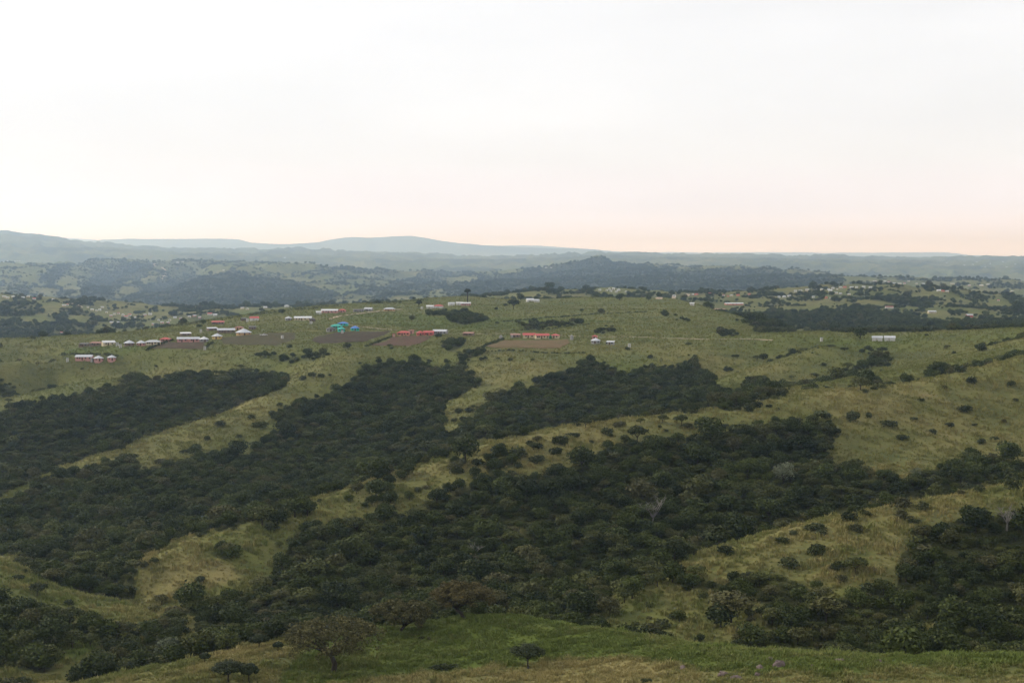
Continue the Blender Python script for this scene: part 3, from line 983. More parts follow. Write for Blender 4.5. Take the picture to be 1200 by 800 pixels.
# --- trees of the wooded valleys
pts = jitter_grid(292, 1130, 3.4)
wv = cover(WOODS, pts)
rr_ = np.hypot(pts[:, 0], pts[:, 1])
cl = fbm(pts[:, 0] / 26, pts[:, 1] / 26, 131, 3)
keep = RNG.random(len(pts)) < np.clip(wv * 0.98 + (0.32 * cl + 0.45 * fbm(pts[:, 0] / 8, pts[:, 1] / 8, 133, 2)) * np.clip(wv * 4 - 0.3, 0, 1) * np.clip(2.2 - 2 * wv, 0.3, 1), 0, 1)
keep &= (cover(field_mask, pts) < 0.02)
cb = fbm(pts[:, 0] / 20, pts[:, 1] / 20, 161, 3)
keep |= (wv < 0.2) & (wv > 0.001) & (cb > 0.5) & (RNG.random(len(pts)) < 0.25) & (rr_ > 320) & (rr_ < 900)
keep &= (cover(field_mask, pts) < 0.02)
keep &= ~((rr_ > 940) & (wv < 0.2) & (RNG.random(len(pts)) < 0.75))
pts, wv, rr_ = pts[keep], wv[keep], rr_[keep]
vis = cover(VISF, pts) > 0.3
nP = len(pts)
u = RNG.random(nP)
patch = fbm(pts[:, 0] / 60 + 9, pts[:, 1] / 60, 141, 3)
kind = np.where(u + 0.5 * patch < 0.68, 0, np.where(u < 0.86, 1, 2))      # forest, thorn, bush
kind = np.where((wv < 0.25), np.where(u < 0.8, 2, 1), kind)
kind = np.where(rr_ > 960, np.where(u < 0.75, 2, kind), kind)
scl = np.exp(RNG.normal(0, 0.32, nP)) * np.where(kind == 2, 1.05, 0.68)
scl *= np.where(rr_ > 780, 0.86, 1.0)
scl = np.clip(scl, 0.45, 1.75)
rot = RNG.random(nP) * 6.283
gz = ground(pts[:, 0], pts[:, 1]) + HC
KN = ('forest', 'thorn', 'bush')
pick = np.array([RNG.integers(0, len(PROTO[KN[k]])) for k in kind])
ppx, ppy = project(pts[:, 0], pts[:, 1], gz - HC)
inframe = vis & (ppx > -12) & (ppx < 1212) & (ppy < 812)
SINGLE = np.zeros(nP, bool)
GRP = ('dark round-crowned trees of the wooded valleys', 'flat-topped thorn trees on the wooded slopes', 'low dark bushes on the slopes')
LBL = ('dark green round-crowned tree', 'olive flat-topped thorn tree', 'low dark green bush')
NAMES = ('forest_tree', 'thorn_tree', 'bush')
CATS = ('tree', 'tree', 'bush')


def plant(kindname, name, label, cat, group, x, y, z, s, r, k):
    crown, trunk, whole, R, H = PROTO[kindname][k]
    e = empty(name, (x, y, z), r, s)
    if kindname == 'bush':
        e.scale = (s * random.uniform(0.7, 1.3), s * random.uniform(0.7, 1.2), s * random.uniform(0.55, 1.15))
    tag(e, label, cat, group)
    link('trunk', trunk, e)
    link('crown', crown, e)
    return e


S3X, S3D = [170, 240, 350, 450, 520, 590, 650, 720, 800, 900, 1050, 1200], [430, 445, 475, 500, 515, 525, 535, 545, 555, 565, 600, 640]


def whereabouts(px, D):
    if D < 395 and px > 640: return 'on the near ridge behind the boulders'
    if D < 400: return 'in the hollow behind the foreground grass shoulder'
    if D < np.interp(px, S3X, S3D): return 'on the wooded face of the long middle ridge'
    return 'in the deep valley beyond the long middle ridge'


for kk in range(3):
    cand = np.nonzero(inframe & (kind == kk))[0]
    own = np.array([PROTO[KN[kk]][pick[i]][3] for i in cand]) * scl[cand]
    order = np.argsort(-own / rr_[cand])[:(300, 220, 200)[kk]]
    best = cand[order]
    SINGLE[best] = True
    lo, hi = np.quantile(own[order], (0.25, 0.75))
    for i, w in zip(best, own[order]):
        size = 'large ' if w > hi else ('small ' if w < lo else 'middling ')
        wh = whereabouts(ppx[i], pts[i, 1])
        plant(KN[kk], NAMES[kk], size + LBL[kk] + ' ' + wh, CATS[kk], GRP[kk] + ', ' + size + wh, pts[i, 0], pts[i, 1], gz[i] - 0.15, scl[i], rot[i], int(pick[i]))
for kk, nm, lab in ((0, 'distant_woodland', 'dark round-crowned woodland filling the valleys'), (1, 'distant_thornwood', 'flat-topped thorn woodland on the slopes'),
                    (2, 'distant_scrub', 'low dark scrub dotting the slopes')):
    m = (kind == kk) & ~SINGLE
    p3, s3, r3, k3 = np.stack([pts[m, 0], pts[m, 1], gz[m] - 0.15], -1), scl[m], rot[m], pick[m]
    scatter_stuff(nm, p3, s3, r3, k3, [q[2] for q in PROTO[KN[kk]]], lab)

# --- rank undergrowth between the trees
un = jitter_grid(300, 900, 3.0)
un = un[(cover(WOODS, un) > 0.25 + 0.4 * RNG.random(len(un))) & (cover(VISF, un) > 0.25)]
UNDER = []
for k in range(4):
    rg = np.random.default_rng(700 + k)
    v, f = leaf_cloud(rg, round_lobes(rg, 1.5, 1.2, 6, 0.0), 300, 0.2, 0.5)
    UNDER.append(mesh_from('undergrowth', v, f, M['leaf_under']))
scatter_stuff('undergrowth', np.column_stack([un, ground(un[:, 0], un[:, 1]) + HC - 0.2]), 0.95 * np.exp(RNG.normal(0, 0.3, len(un))), RNG.random(len(un)) * 6.28, RNG.integers(0, 4, len(un)), UNDER,
              'olive undergrowth between the trees of the wooded slopes')

# --- bushes standing alone on the grass, each where it stands
for (bx, by, bw) in [(1107, 455, 8), (1131, 482, 16), (1113, 500, 13), (1093, 508, 10), (1166, 516, 11), (1176, 495, 8), (1057, 515, 16), (1042, 500, 22), (1000, 493, 20), (1018, 489, 11),
                     (963, 489, 26), (888, 477, 14), (901, 477, 9), (911, 480, 8), (850, 500, 10), (1142, 499, 8), (1071, 492, 10), (726, 500, 16), (693, 500, 6), (670, 511, 13), (773, 501, 7),
                     (715, 512, 11), (675, 499, 8), (780, 505, 8), (693, 519, 8), (630, 526, 20), (652, 533, 22), (630, 541, 18), (216, 531, 12), (258, 499, 17), (305, 501, 20), (295, 491, 12),
                     (243, 516, 10), (280, 513, 10), (930, 626, 18), (917, 637, 24), (957, 649, 24), (1068, 607, 8), (1083, 647, 28), (1067, 665, 26), (925, 664, 24), (850, 650, 20),
                     (1150, 520, 12), (1080, 470, 9), (1190, 470, 9), (560, 545, 20), (585, 545, 14)]:
    x, y, z, D = hit(bx, by)
    k = random.randrange(5)
    s = bw * D / F / (2 * PROTO['bush'][k][3])
    size = 'tiny' if bw < 10 else ('wide' if bw > 17 else 'middling')
    wh = 'on the tawny flank of the near right ridge' if D < 395 else ('on the grassy spur below the plateau houses' if D > 660 else 'on the tawny back of the long middle ridge')
    plant('bush', 'round_bush', size + ' dark rounded bush standing alone ' + wh, 'bush', size + ' lone bushes ' + wh, x, y, z + HC - 0.1, s, random.random() * 6, k)
for (bx, by, bw) in [(918, 568, 26), (1073, 562, 14)]:
    x, y, z, D = hit(bx, by)
    plant('pale', 'pale_tree', 'pale grey-green leafy tree standing out of the dark woods', 'tree', 'pale trees in the woods', x, y, z + HC, bw * D / F / 5.4, 1.0, 0)
x, y, z, D = hit(195, 775)
plant('pale', 'feathery_tree', 'pale feathery tree in the gully beside the thorn woods', 'tree', None, x, y, z + HC, 1.0, 1.0, 1)


def bare_tree(px, py, w, label):
    x, y, z, D = hit(px, py)
    R = w * D / F / 2
    H = R * 1.5
    rng = np.random.default_rng(int(px))
    e = empty('bare_tree', (x, y, z + HC))
    tag(e, label, 'tree')
    t = MB()
    t.tube([(0, 0, -0.5), (0, 0, 0.2), (0.1, 0, H * 0.35)], [0.3, 0.24, 0.18], 6)
    b = MB()
    for k in range(9):
        a = 6.283 * (k + rng.random()) / 9
        q = R * (0.5 + 0.4 * rng.random())
        zz = H * (0.7 + 0.4 * rng.random())
        mid = Vector((q * .45 * math.cos(a), q * .45 * math.sin(a), H * 0.6))
        end = Vector((q * math.cos(a), q * math.sin(a), zz))
        b.tube([(0.1, 0, H * 0.32), mid, end], [0.13, 0.09, 0.03], 5)
        for j in range(7):
            s0 = mid.lerp(end, rng.random())
            b.tube([s0, s0 + Vector((rng.normal() * .5, rng.normal() * .5, rng.random() * .6 + .1)) * R * 0.55], [0.05, 0.02], 4)
    t.build('trunk', M['bark_grey'], e)
    b.build('branches', M['bark_grey'], e)


bare_tree(765, 618, 44, 'bare grey branching tree in the middle of the wooded slope')
bare_tree(1180, 622, 34, 'bare pale tree at the top of the near wooded slope')
bare_tree(557, 655, 24, 'small leafless grey tree on the shaded wooded face')


# ------------------------------------------------------------------ the single trees of the foreground
def crown_tree(name, label, px, py, wpx, hpx, fork_f, lean, leafm, seed, flat_top=False):
    x, y, z, D = hit(px, py)
    W_, H_ = wpx * D / F, hpx * D / F
    rng = np.random.default_rng(seed)
    e = empty(name, (x, y, z + HC))
    tag(e, label, 'tree')
    R = W_ / 2
    fork = Vector((lean * R, 0, H_ * fork_f))
    t, br = MB(), MB()
    r0 = H_ * 0.045
    t.tube([(0, 0, -0.6), (0, 0, 0), fork * 0.5 + Vector((-0.05 * R * np.sign(lean or 1), 0, 0)), fork], [r0 * 1.6, r0 * 1.25, r0, r0 * 0.95], 9)
    clumps = []
    nl = 9
    for k in range(nl):
        a = 6.283 * (k + 0.5 * rng.random()) / nl
        ca, sa = math.cos(a), math.sin(a)
        q = R * (0.60 + 0.2 * rng.random())
        ztip = H_ * (0.50 + 0.16 * rng.random())
        p1 = fork + Vector((ca * q * 0.35, sa * q * 0.35, (ztip - fork.z) * 0.45))
        p2 = fork + Vector((ca * q * 0.7, sa * q * 0.7, (ztip - fork.z) * 0.8))
        tip = Vector((ca * q, sa * q, ztip))
        br.tube([fork * 0.95, p1, p2, tip], [r0 * 0.62, r0 * 0.46, r0 * 0.3, r0 * 0.12], 6)
        for j in range(6):
            s0 = p1.lerp(tip, rng.random())
            aa = a + rng.normal() * 0.55
            rad = R * min(0.95, 0.25 + 0.75 * math.sqrt(rng.random()))
            top = H_ * (0.60 + 0.34 * math.sqrt(max(0.0, 1 - (rad / R) ** 2)))
            zt = top - H_ * 0.16 * rng.random()
            end = Vector((rad * math.cos(aa), rad * math.sin(aa), zt))
            br.tube([s0, s0.lerp(end, .5) + Vector((0, 0, .03 * H_)), end], [r0 * .22, r0 * .14, r0 * .05], 4)
            clumps.append(end)
    for j in range(112):
        a = rng.random() * 6.283
        rad = R * math.sqrt(rng.random()) * 0.94
        dome = math.sqrt(max(0.0, 1 - (rad / R) ** 2))
        top = H_ * (0.44 + 0.50 * dome)
        bot = H_ * (0.24 + 0.26 * dome)
        zt = top - (top - bot) * rng.random() ** 1.7
        clumps.append(Vector((rad * math.cos(a), rad * math.sin(a), zt)))
    lobes = [(c.x, c.y, c.z, R * 0.115 * q, R * 0.115 * q, R * 0.09 * q) for c, q in zip(clumps, 0.6 + 0.8 * rng.random(len(clumps)))]
    v, f = leaf_cloud(rng, lobes, 12500, 0.17, 0.5, 0.5)
    t.build('trunk', M['bark'], e, smooth=True)
    br.build('limbs', M['bark'], e, smooth=True)
    link('crown', mesh_from('crown', v, f, leafm), e)
    return e


crown_tree('coral_tree', 'broad brown-leaved tree with forked trunk on the green shoulder crest', 543, 724, 78, 44, 0.26, -0.22, M['leaf_coral'], 5)
crown_tree('coral_tree', 'spreading brownish tree with low limbs between two broad trees on the crest', 470, 742, 74, 40, 0.24, 0.12, M['leaf_coral_green'], 6)
crown_tree('coral_tree', 'largest wide-crowned olive tree with dark trunk at the shoulder edge', 391, 787, 116, 66, 0.30, -0.05, M['leaf_coral_green'], 7)


def umbrella_tree(px, py, wpx, hpx, label, name='umbrella_thorn', th_=0.36, n=3200, mat='leaf_umbrella', ls=0.14, hi=0.0):
    x, y, z, D = hit(px, py)
    R, H_ = wpx * D / F / 2, hpx * D / F
    rng = np.random.default_rng(int(px) + 3)
    e = empty(name, (x, y, z + HC))
    tag(e, label, 'tree')
    t, br = MB(), MB()
    r0 = 0.032 * H_
    fk = H_ * (hi + (1 - hi) * 0.36)
    t.tube([(0, 0, -0.5), (0, 0, 0), (-.03 * R, 0, fk * .5), (-.02 * R, 0, fk)], [r0 * 1.5, r0 * 1.2, r0, r0 * .9], 7)
    lobes = [(0, 0, H_ * (hi + (1 - hi) * 0.78), R * 0.66, R * 0.66, H_ * 0.20 * (1 - hi))]
    for k in range(10):
        a = 6.283 * (k + .5 * rng.random()) / 10
        q = R * (0.52 + .2 * rng.random())
        zz = H_ * (hi + (1 - hi) * (0.62 + 0.08 * rng.random()))
        lobes.append((q * math.cos(a), q * math.sin(a), zz, R * 0.32, R * 0.32, H_ * 0.15 * (1 - hi)))
        br.tube([(-.02 * R, 0, fk * .95), (q * .5 * math.cos(a), q * .5 * math.sin(a), H_ * (hi + (1 - hi) * .56)), (q * math.cos(a), q * math.sin(a), zz)], [r0 * .55, r0 * .4, r0 * .12], 5)
    v, f = leaf_cloud(rng, lobes, n, ls, 0.35, 0.5, 0.5)
    t.build('trunk', M['bark'], e, smooth=True)
    br.build('limbs', M['bark'], e)
    link('crown', mesh_from('crown', v, f, M[mat]), e)


umbrella_tree(619, 783, 44, 31, 'small flat-topped umbrella thorn alone on the foreground grass')
umbrella_tree(268, 800, 44, 28, 'low spreading thorn tree at the foot of the foreground slope')
umbrella_tree(292, 800, 26, 24, 'narrow thorn tree beside the low spreading one on the foreground slope')
umbrella_tree(240, 776, 14, 12, 'tiny thorn tree on the bare tan slope edge')
umbrella_tree(304, 760, 26, 18, 'small flat thorn tree on the tan slope left of the broad tree')
umbrella_tree(326, 763, 14, 12, 'dark little thorn tree against the tan slope')
umbrella_tree(343, 748, 24, 26, 'slender-stemmed flat thorn tree behind the largest wide-crowned tree')
umbrella_tree(602, 363, 16, 13, 'flat-topped dark tree on the open plateau', 'plateau_tree', n=900, ls=0.6)
umbrella_tree(491, 361, 9, 10, 'small upright tree beside the plateau track', 'plateau_tree', n=500, ls=0.5)
umbrella_tree(548, 358, 9, 20, 'tall bare-trunked pine with small round head above the plateau houses', 'tall_pine', n=700, ls=0.45, hi=0.55)
for (bx, by, bw, lab) in ((726, 352, 11, 'round dark tree on the skyline of the plateau below the white hamlet'), (760, 352, 9, 'round dark tree at the plateau edge right of the white hamlet'),
                          (610, 352, 12, 'bushy dark tree beside the white shed behind the plateau'), (317, 362, 8, 'upright dark tree on the plateau rim above the river valley'),
                          (1008, 398, 18, 'dark bushy tree beside the pair of white sheds')):
    x, y, z, D = hit(bx, by)
    plant('forest', 'field_tree', lab, 'tree', None, x, y, z + HC, bw * D / F / 6.4, 0.5, random.randrange(7))
for (bx, by, bw, lab) in ((520, 784, 30, 'long low dark shrub on the tan foreground grass'), (494, 748, 9, 'small pair-stemmed shrub on the green shoulder below the brown tree'), (503, 749, 8, 'little dark shrub on the green shoulder'),
                          (616, 797, 7, 'tiny dark shrub below the umbrella thorn'), (758, 800, 18, 'dark green shrub at the edge of the tan foreground grass'), (785, 775, 9, 'upright dark shrub near the foreground boulders')):
    x, y, z, D = hit(bx, by)
    k = random.randrange(5)
    o = plant('bush', 'shrub', lab, 'shrub', None, x, y, z + HC - .1, bw * D / F / (2 * PROTO['bush'][k][3]), 0.3, k)
    if bw == 30: o.scale = (o.scale[0], o.scale[1] * 0.6, o.scale[2] * 0.5)

# ------------------------------------------------------------------ grass
def tuft_mesh(seed, n, h, spread, w):
    rng = np.random.default_rng(seed)
    v, f = [], []
    for k in range(n):
        a = rng.random() * 6.283
        b = rng.random() * 6.283
        q = spread * math.sqrt(rng.random())
        hh = h * (0.55 + 0.6 * rng.random())
        ben = hh * (0.25 + 0.5 * rng.random())
        x0, y0 = q * math.cos(b), q * math.sin(b)
        dx, dy = math.cos(a), math.sin(a)
        ww = w * (0.6 + 0.8 * rng.random())
        s = len(v)
        v += [(x0 - dy * ww, y0 + dx * ww, -0.08), (x0 + dy * ww, y0 - dx * ww, -0.08),
              (x0 + dx * ben * .35 + dy * ww * .8, y0 + dy * ben * .35 - dx * ww * .8, hh * .6), (x0 + dx * ben * .35 - dy * ww * .8, y0 + dy * ben * .35 + dx * ww * .8, hh * .6),
              (x0 + dx * ben, y0 + dy * ben, hh)]
        f += [(s, s + 1, s + 2, s + 3), (s + 3, s + 2, s + 4)]
    return mesh_from('tuft', v, f, M['tuft'])


TUFTS = [tuft_mesh(900 + k, 22, 0.52, 0.34, 0.035) for k in range(5)]
gp, gs, gd = [], [], []
for y0, y1, st, s in ((208, 318, 0.46, 1.0), (318, 520, 1.0, 1.5), (520, 760, 1.4, 1.5), (760, 1130, 1.9, 1.3), (1130, 1700, 3.0, 1.4)):
    p = jitter_grid(y0, y1, st, 0.345)
    w = cover(WOODS, p)
    k = (cover(VISF, p) > 0.25) & (w < 0.55) & (cover(field_mask, p) < 0.02) & (RNG.random(len(p)) < 0.92 - 0.8 * w)
    p = p[k]
    cl = fbm(p[:, 0] / 3.2, p[:, 1] / 3.2, 171, 3)
    fr = 1.0 if y0 < 500 else 0.5
    d = cover(DRY, p) + 0.35 * fr * fbm(p[:, 0] / 7, p[:, 1] / 7, 177, 3) + 0.12 * fr * RNG.normal(size=len(p))
    k = RNG.random(len(p)) < 0.75 + 0.9 * cl
    p, cl, d = p[k], cl[k], d[k]
    gp.append(np.column_stack([p, ground(p[:, 0], p[:, 1]) + HC]))
    gs.append(s * (0.62 + 0.95 * np.clip(cl + 0.25, 0, 1)) * np.exp(RNG.normal(0, 0.22, len(p))))
    gd.append(np.clip(d, 0, 1))
gp, gs, gd = np.concatenate(gp), np.concatenate(gs), np.concatenate(gd)
scatter_stuff('grass', gp, gs, RNG.random(len(gp)) * 6.28, RNG.integers(0, 5, len(gp)), TUFTS, 'long green and tawny grass on the hillsides', {'dryness': gd})

# ------------------------------------------------------------------ fields, tracks, banks
def soil_material(name, a, b):
    m, n, l = new_mat(name)
    g = n.new('ShaderNodeNewGeometry').outputs['Position']
    c = mixc(n, l, mrange(n, l, noise_node(n, l, 0.25, 6, g, 0.7), 0.35, 0.65, 0, 1), a, b)
    c = mixc(n, l, mrange(n, l, noise_node(n, l, 0.12, 5, g, 0.75), 0.52, 0.68, 0, 0.7), c, (0.075, 0.082, 0.03))
    bp = n.new('ShaderNodeBump')
    bp.inputs['Distance'].default_value = 0.2
    l.new(noise_node(n, l, 1.5, 4, g), bp.inputs['Height'])
    finish(n, l, c, 0.95, bp.outputs[0], 0.05)
    return m


SOILS = [soil_material('brown_soil', (0.060, 0.045, 0.030), (0.09, 0.064, 0.043)), soil_material('fallow_soil', (0.055, 0.050, 0.026), (0.085, 0.072, 0.038)),
         soil_material('dark_soil', (0.045, 0.036, 0.025), (0.072, 0.053, 0.036)), soil_material('red_soil', (0.075, 0.046, 0.032), (0.11, 0.067, 0.045)),
         soil_material('stubble_soil', (0.115, 0.088, 0.045), (0.15, 0.10, 0.055))]
for (poly, lab), sm_ in zip(FIELDS, SOILS):
    w = np.array([hit(a, b)[:2] for a, b in poly])
    x0, y0 = w.min(0)
    x1, y1 = w.max(0)
    st = 1.0
    gx, gy = np.meshgrid(np.arange(x0, x1 + st, st), np.arange(y0, y1 + st, st), indexing='ij')
    gzz = ground(gx, gy) + HC + 0.22 + 0.10 * np.sin(gy * 2.1) + 0.04 * vnoise(gx * 1.1, gy * 1.1, 5)
    ins = inside([tuple(q) for q in w], gx[:-1, :-1] + st / 2 + 0.6 * vnoise(gx[:-1, :-1] / 3, gy[:-1, :-1] / 3, 8), gy[:-1, :-1] + st / 2)
    ny_ = gx.shape[1]
    a, b = np.nonzero(ins)
    q0 = a * ny_ + b
    qs = np.stack([q0, q0 + ny_, q0 + ny_ + 1, q0 + 1], -1)
    used, inv = np.unique(qs.ravel(), return_inverse=True)
    co = np.stack([gx, gy, gzz], -1).reshape(-1, 3)[used]
    tag(link('ploughed_field', mesh_from('ploughed_field', co, inv.reshape(-1, 4), sm_, True)), lab, None, None, 'structure')

M['dirt'] = plain_material('dirt_track', (0.36, 0.29, 0.21), 0.95, 0.15, 0.05)


def densify(poly, step):
    w = [Vector(hit(a, b)[:2]) for a, b in poly]
    out = []
    for p, q in zip(w[:-1], w[1:]):
        n_ = max(1, int((q - p).length / step))
        out += [p.lerp(q, k / n_) for k in range(n_)]
    return out + [w[-1]]


for poly, wd, lab in (([(385, 374.5), (388, 373), (408, 369), (432, 366), (450, 364), (470, 362.5)], 4.0, 'pale dirt track curving past the pink houses'),
                      ([(405, 380.5), (425, 383.5), (445, 385.5), (466, 387)], 3.0, 'pale dirt track between turquoise huts and red houses'),
                      ([(524, 392), (600, 391), (690, 394.5), (760, 395.5), (850, 397.5), (905, 399)], 1.6, 'narrow footpath along the front of the plateau'),
                      ([(77, 353.5), (84, 355.5), (95, 360)], 9.0, 'pale road dropping over the left village hill'),
                      ([(181, 309), (190, 314), (196, 319), (190, 327)], 11.0, 'pale road winding down the far dark hill'),
                      ([(772, 351), (790, 347), (807, 345)], 6.0, 'pale road running up to the right village')):
    c = densify(poly, 4.0 if wd < 5 else 12.0)
    vv, ff = [], []
    for k, p in enumerate(c):
        d = (c[min(k + 1, len(c) - 1)] - c[max(k - 1, 0)])
        nrm = Vector((-d.y, d.x)).normalized() * wd / 2
        wj = 1 + 0.15 * math.sin(k * 1.7)
        for sg in (-1, 0, 1):
            q = p + nrm * sg * wj
            vv.append((q.x, q.y, float(ground(np.array([q.x]), np.array([q.y]))[0]) + HC + (0.2 if wd < 5 else 0.5)))
        if k: ff += [(3 * k - 3, 3 * k - 2, 3 * k + 1, 3 * k), (3 * k - 2, 3 * k - 1, 3 * k + 2, 3 * k + 1)]
    tag(link('dirt_track', mesh_from('dirt_track', vv, ff, M['dirt'], True)), lab, None, None, 'structure')


def hedge(poly, h, w, lab, mat='leaf_bush', name='hedge'):
    c = densify(poly, max(1.2, w * 0.8))
    x, y, z, D = hit(*poly[0])
    rng = np.random.default_rng(int(poly[0][0]))
    lobes = []
    for p in c:
        if rng.random() < 0.12: continue
        s_ = 0.6 + 0.8 * rng.random()
        zz = float(ground(np.array([p.x]), np.array([p.y]))[0])
        lobes.append((p.x - x + rng.normal() * .4, p.y - y + rng.normal() * .4, zz - z + h * 0.35 * s_, w * 0.6 * s_, w * 0.6 * s_, h * 0.6 * s_))
    v, f = leaf_cloud(rng, lobes, 40 * len(lobes), 0.3, 0.4, 0.5)
    o = link(name, mesh_from(name, v, f, M[mat]), None, (x, y, z + HC))
    tag(o, lab, 'hedge')


hedge([(72, 416), (88, 415.5), (110, 416.5), (137, 418.5)], 1.5, 1.8, 'dark hedge behind the low pink houses at the plateau edge')
hedge([(172, 411), (186, 405), (202, 399)], 1.3, 1.5, 'dark slanting hedge beside the brown field below the pink houses')
hedge([(240, 409), (248, 402.5)], 1.2, 1.4, 'short dark hedge between the brown and the fallow field')
hedge([(432, 405.5), (446, 399.5), (461, 394.5)], 1.0, 1.2, 'thin dark hedge along the reddish brown field')
hedge([(565, 408), (578, 402), (590, 398)], 1.2, 1.4, 'thin hedge at the corner of the stubble field')
hedge([(563, 413), (620, 412), (687, 414)], 0.7, 1.2, 'long low bank of rank grass below the stubble field')
hedge([(590, 377), (640, 372.5), (700, 368), (760, 365.5)], 0.8, 1.6, 'long low terrace bank across the green plateau')
hedge([(600, 387), (640, 386), (690, 380)], 0.7, 1.3, 'short terrace bank behind the long red-roofed house')
hedge([(188, 385), (230, 379), (290, 371), (330, 365.5), (400, 359)], 2.2, 3.0, 'dark scrub hedge along the far rim of the plateau')
hedge([(430, 356.5), (465, 354.5), (500, 352)], 2.0, 3.0, 'dark scrub hedge on the hump behind the plateau track')
hedge([(1146, 426), (1172, 419), (1198, 413)], 0.9, 1.6, 'low dark scrub line across the right grass slope')

# ------------------------------------------------------------------ houses
WALLC = {'pink': (0.50, 0.27, 0.24), 'cream': (0.56, 0.47, 0.32), 'yellow': (0.60, 0.43, 0.15), 'white': (0.56, 0.55, 0.53), 'turquoise': (0.05, 0.42, 0.34), 'red': (0.48, 0.12, 0.10),
         'grey': (0.30, 0.29, 0.28), 'brown': (0.20, 0.15, 0.115), 'tan': (0.52, 0.34, 0.18), 'salmon': (0.55, 0.24, 0.17), 'green': (0.03, 0.14, 0.07)}
ROOFC = {'zinc': (0.48, 0.50, 0.53), 'white': (0.62, 0.63, 0.64), 'red': (0.45, 0.08, 0.07), 'blue': (0.07, 0.20, 0.52), 'rust': (0.27, 0.12, 0.08), 'dark': (0.07, 0.065, 0.06), 'turquoise': (0.05, 0.40, 0.33)}
for k, c in WALLC.items(): M['wall_' + k] = plain_material('plaster_' + k, c, 0.9, 0.10, 0.1)


def roof_material(name, c):
    m, n, l = new_mat(name)
    tcn = n.new('ShaderNodeTexCoord').outputs['Object']
    w = n.new('ShaderNodeTexWave')
    w.inputs['Scale'].default_value = 2.2
    w.inputs['Distortion'].default_value = 0.2
    l.new(tcn, w.inputs[0])
    f = noise_node(n, l, 0.8, 5, tcn, 0.75)
    cc = mixc(n, l, mrange(n, l, f, 0.45, 0.75, 0, 0.5), c, (c[0] * 0.6 + 0.04, c[1] * 0.55 + 0.015, c[2] * 0.5))
    bp = n.new('ShaderNodeBump')
    bp.inputs['Strength'].default_value = 0.5
    bp.inputs['Distance'].default_value = 0.04
    l.new(w.outputs[0], bp.inputs['Height'])
    finish(n, l, cc, 0.55, bp.outputs[0], 0.3)
    return m


for k, c in ROOFC.items(): M['roof_' + k] = roof_material('sheet_roof_' + k, c)
M['glass'] = plain_material('window_glass', (0.03, 0.035, 0.04), 0.15, 0.1, 0.5)
M['door'] = plain_material('door_wood', (0.10, 0.06, 0.04), 0.7)
M['door_pale'] = plain_material('door_paint', (0.42, 0.40, 0.36), 0.7)


HOUSES_AT = []


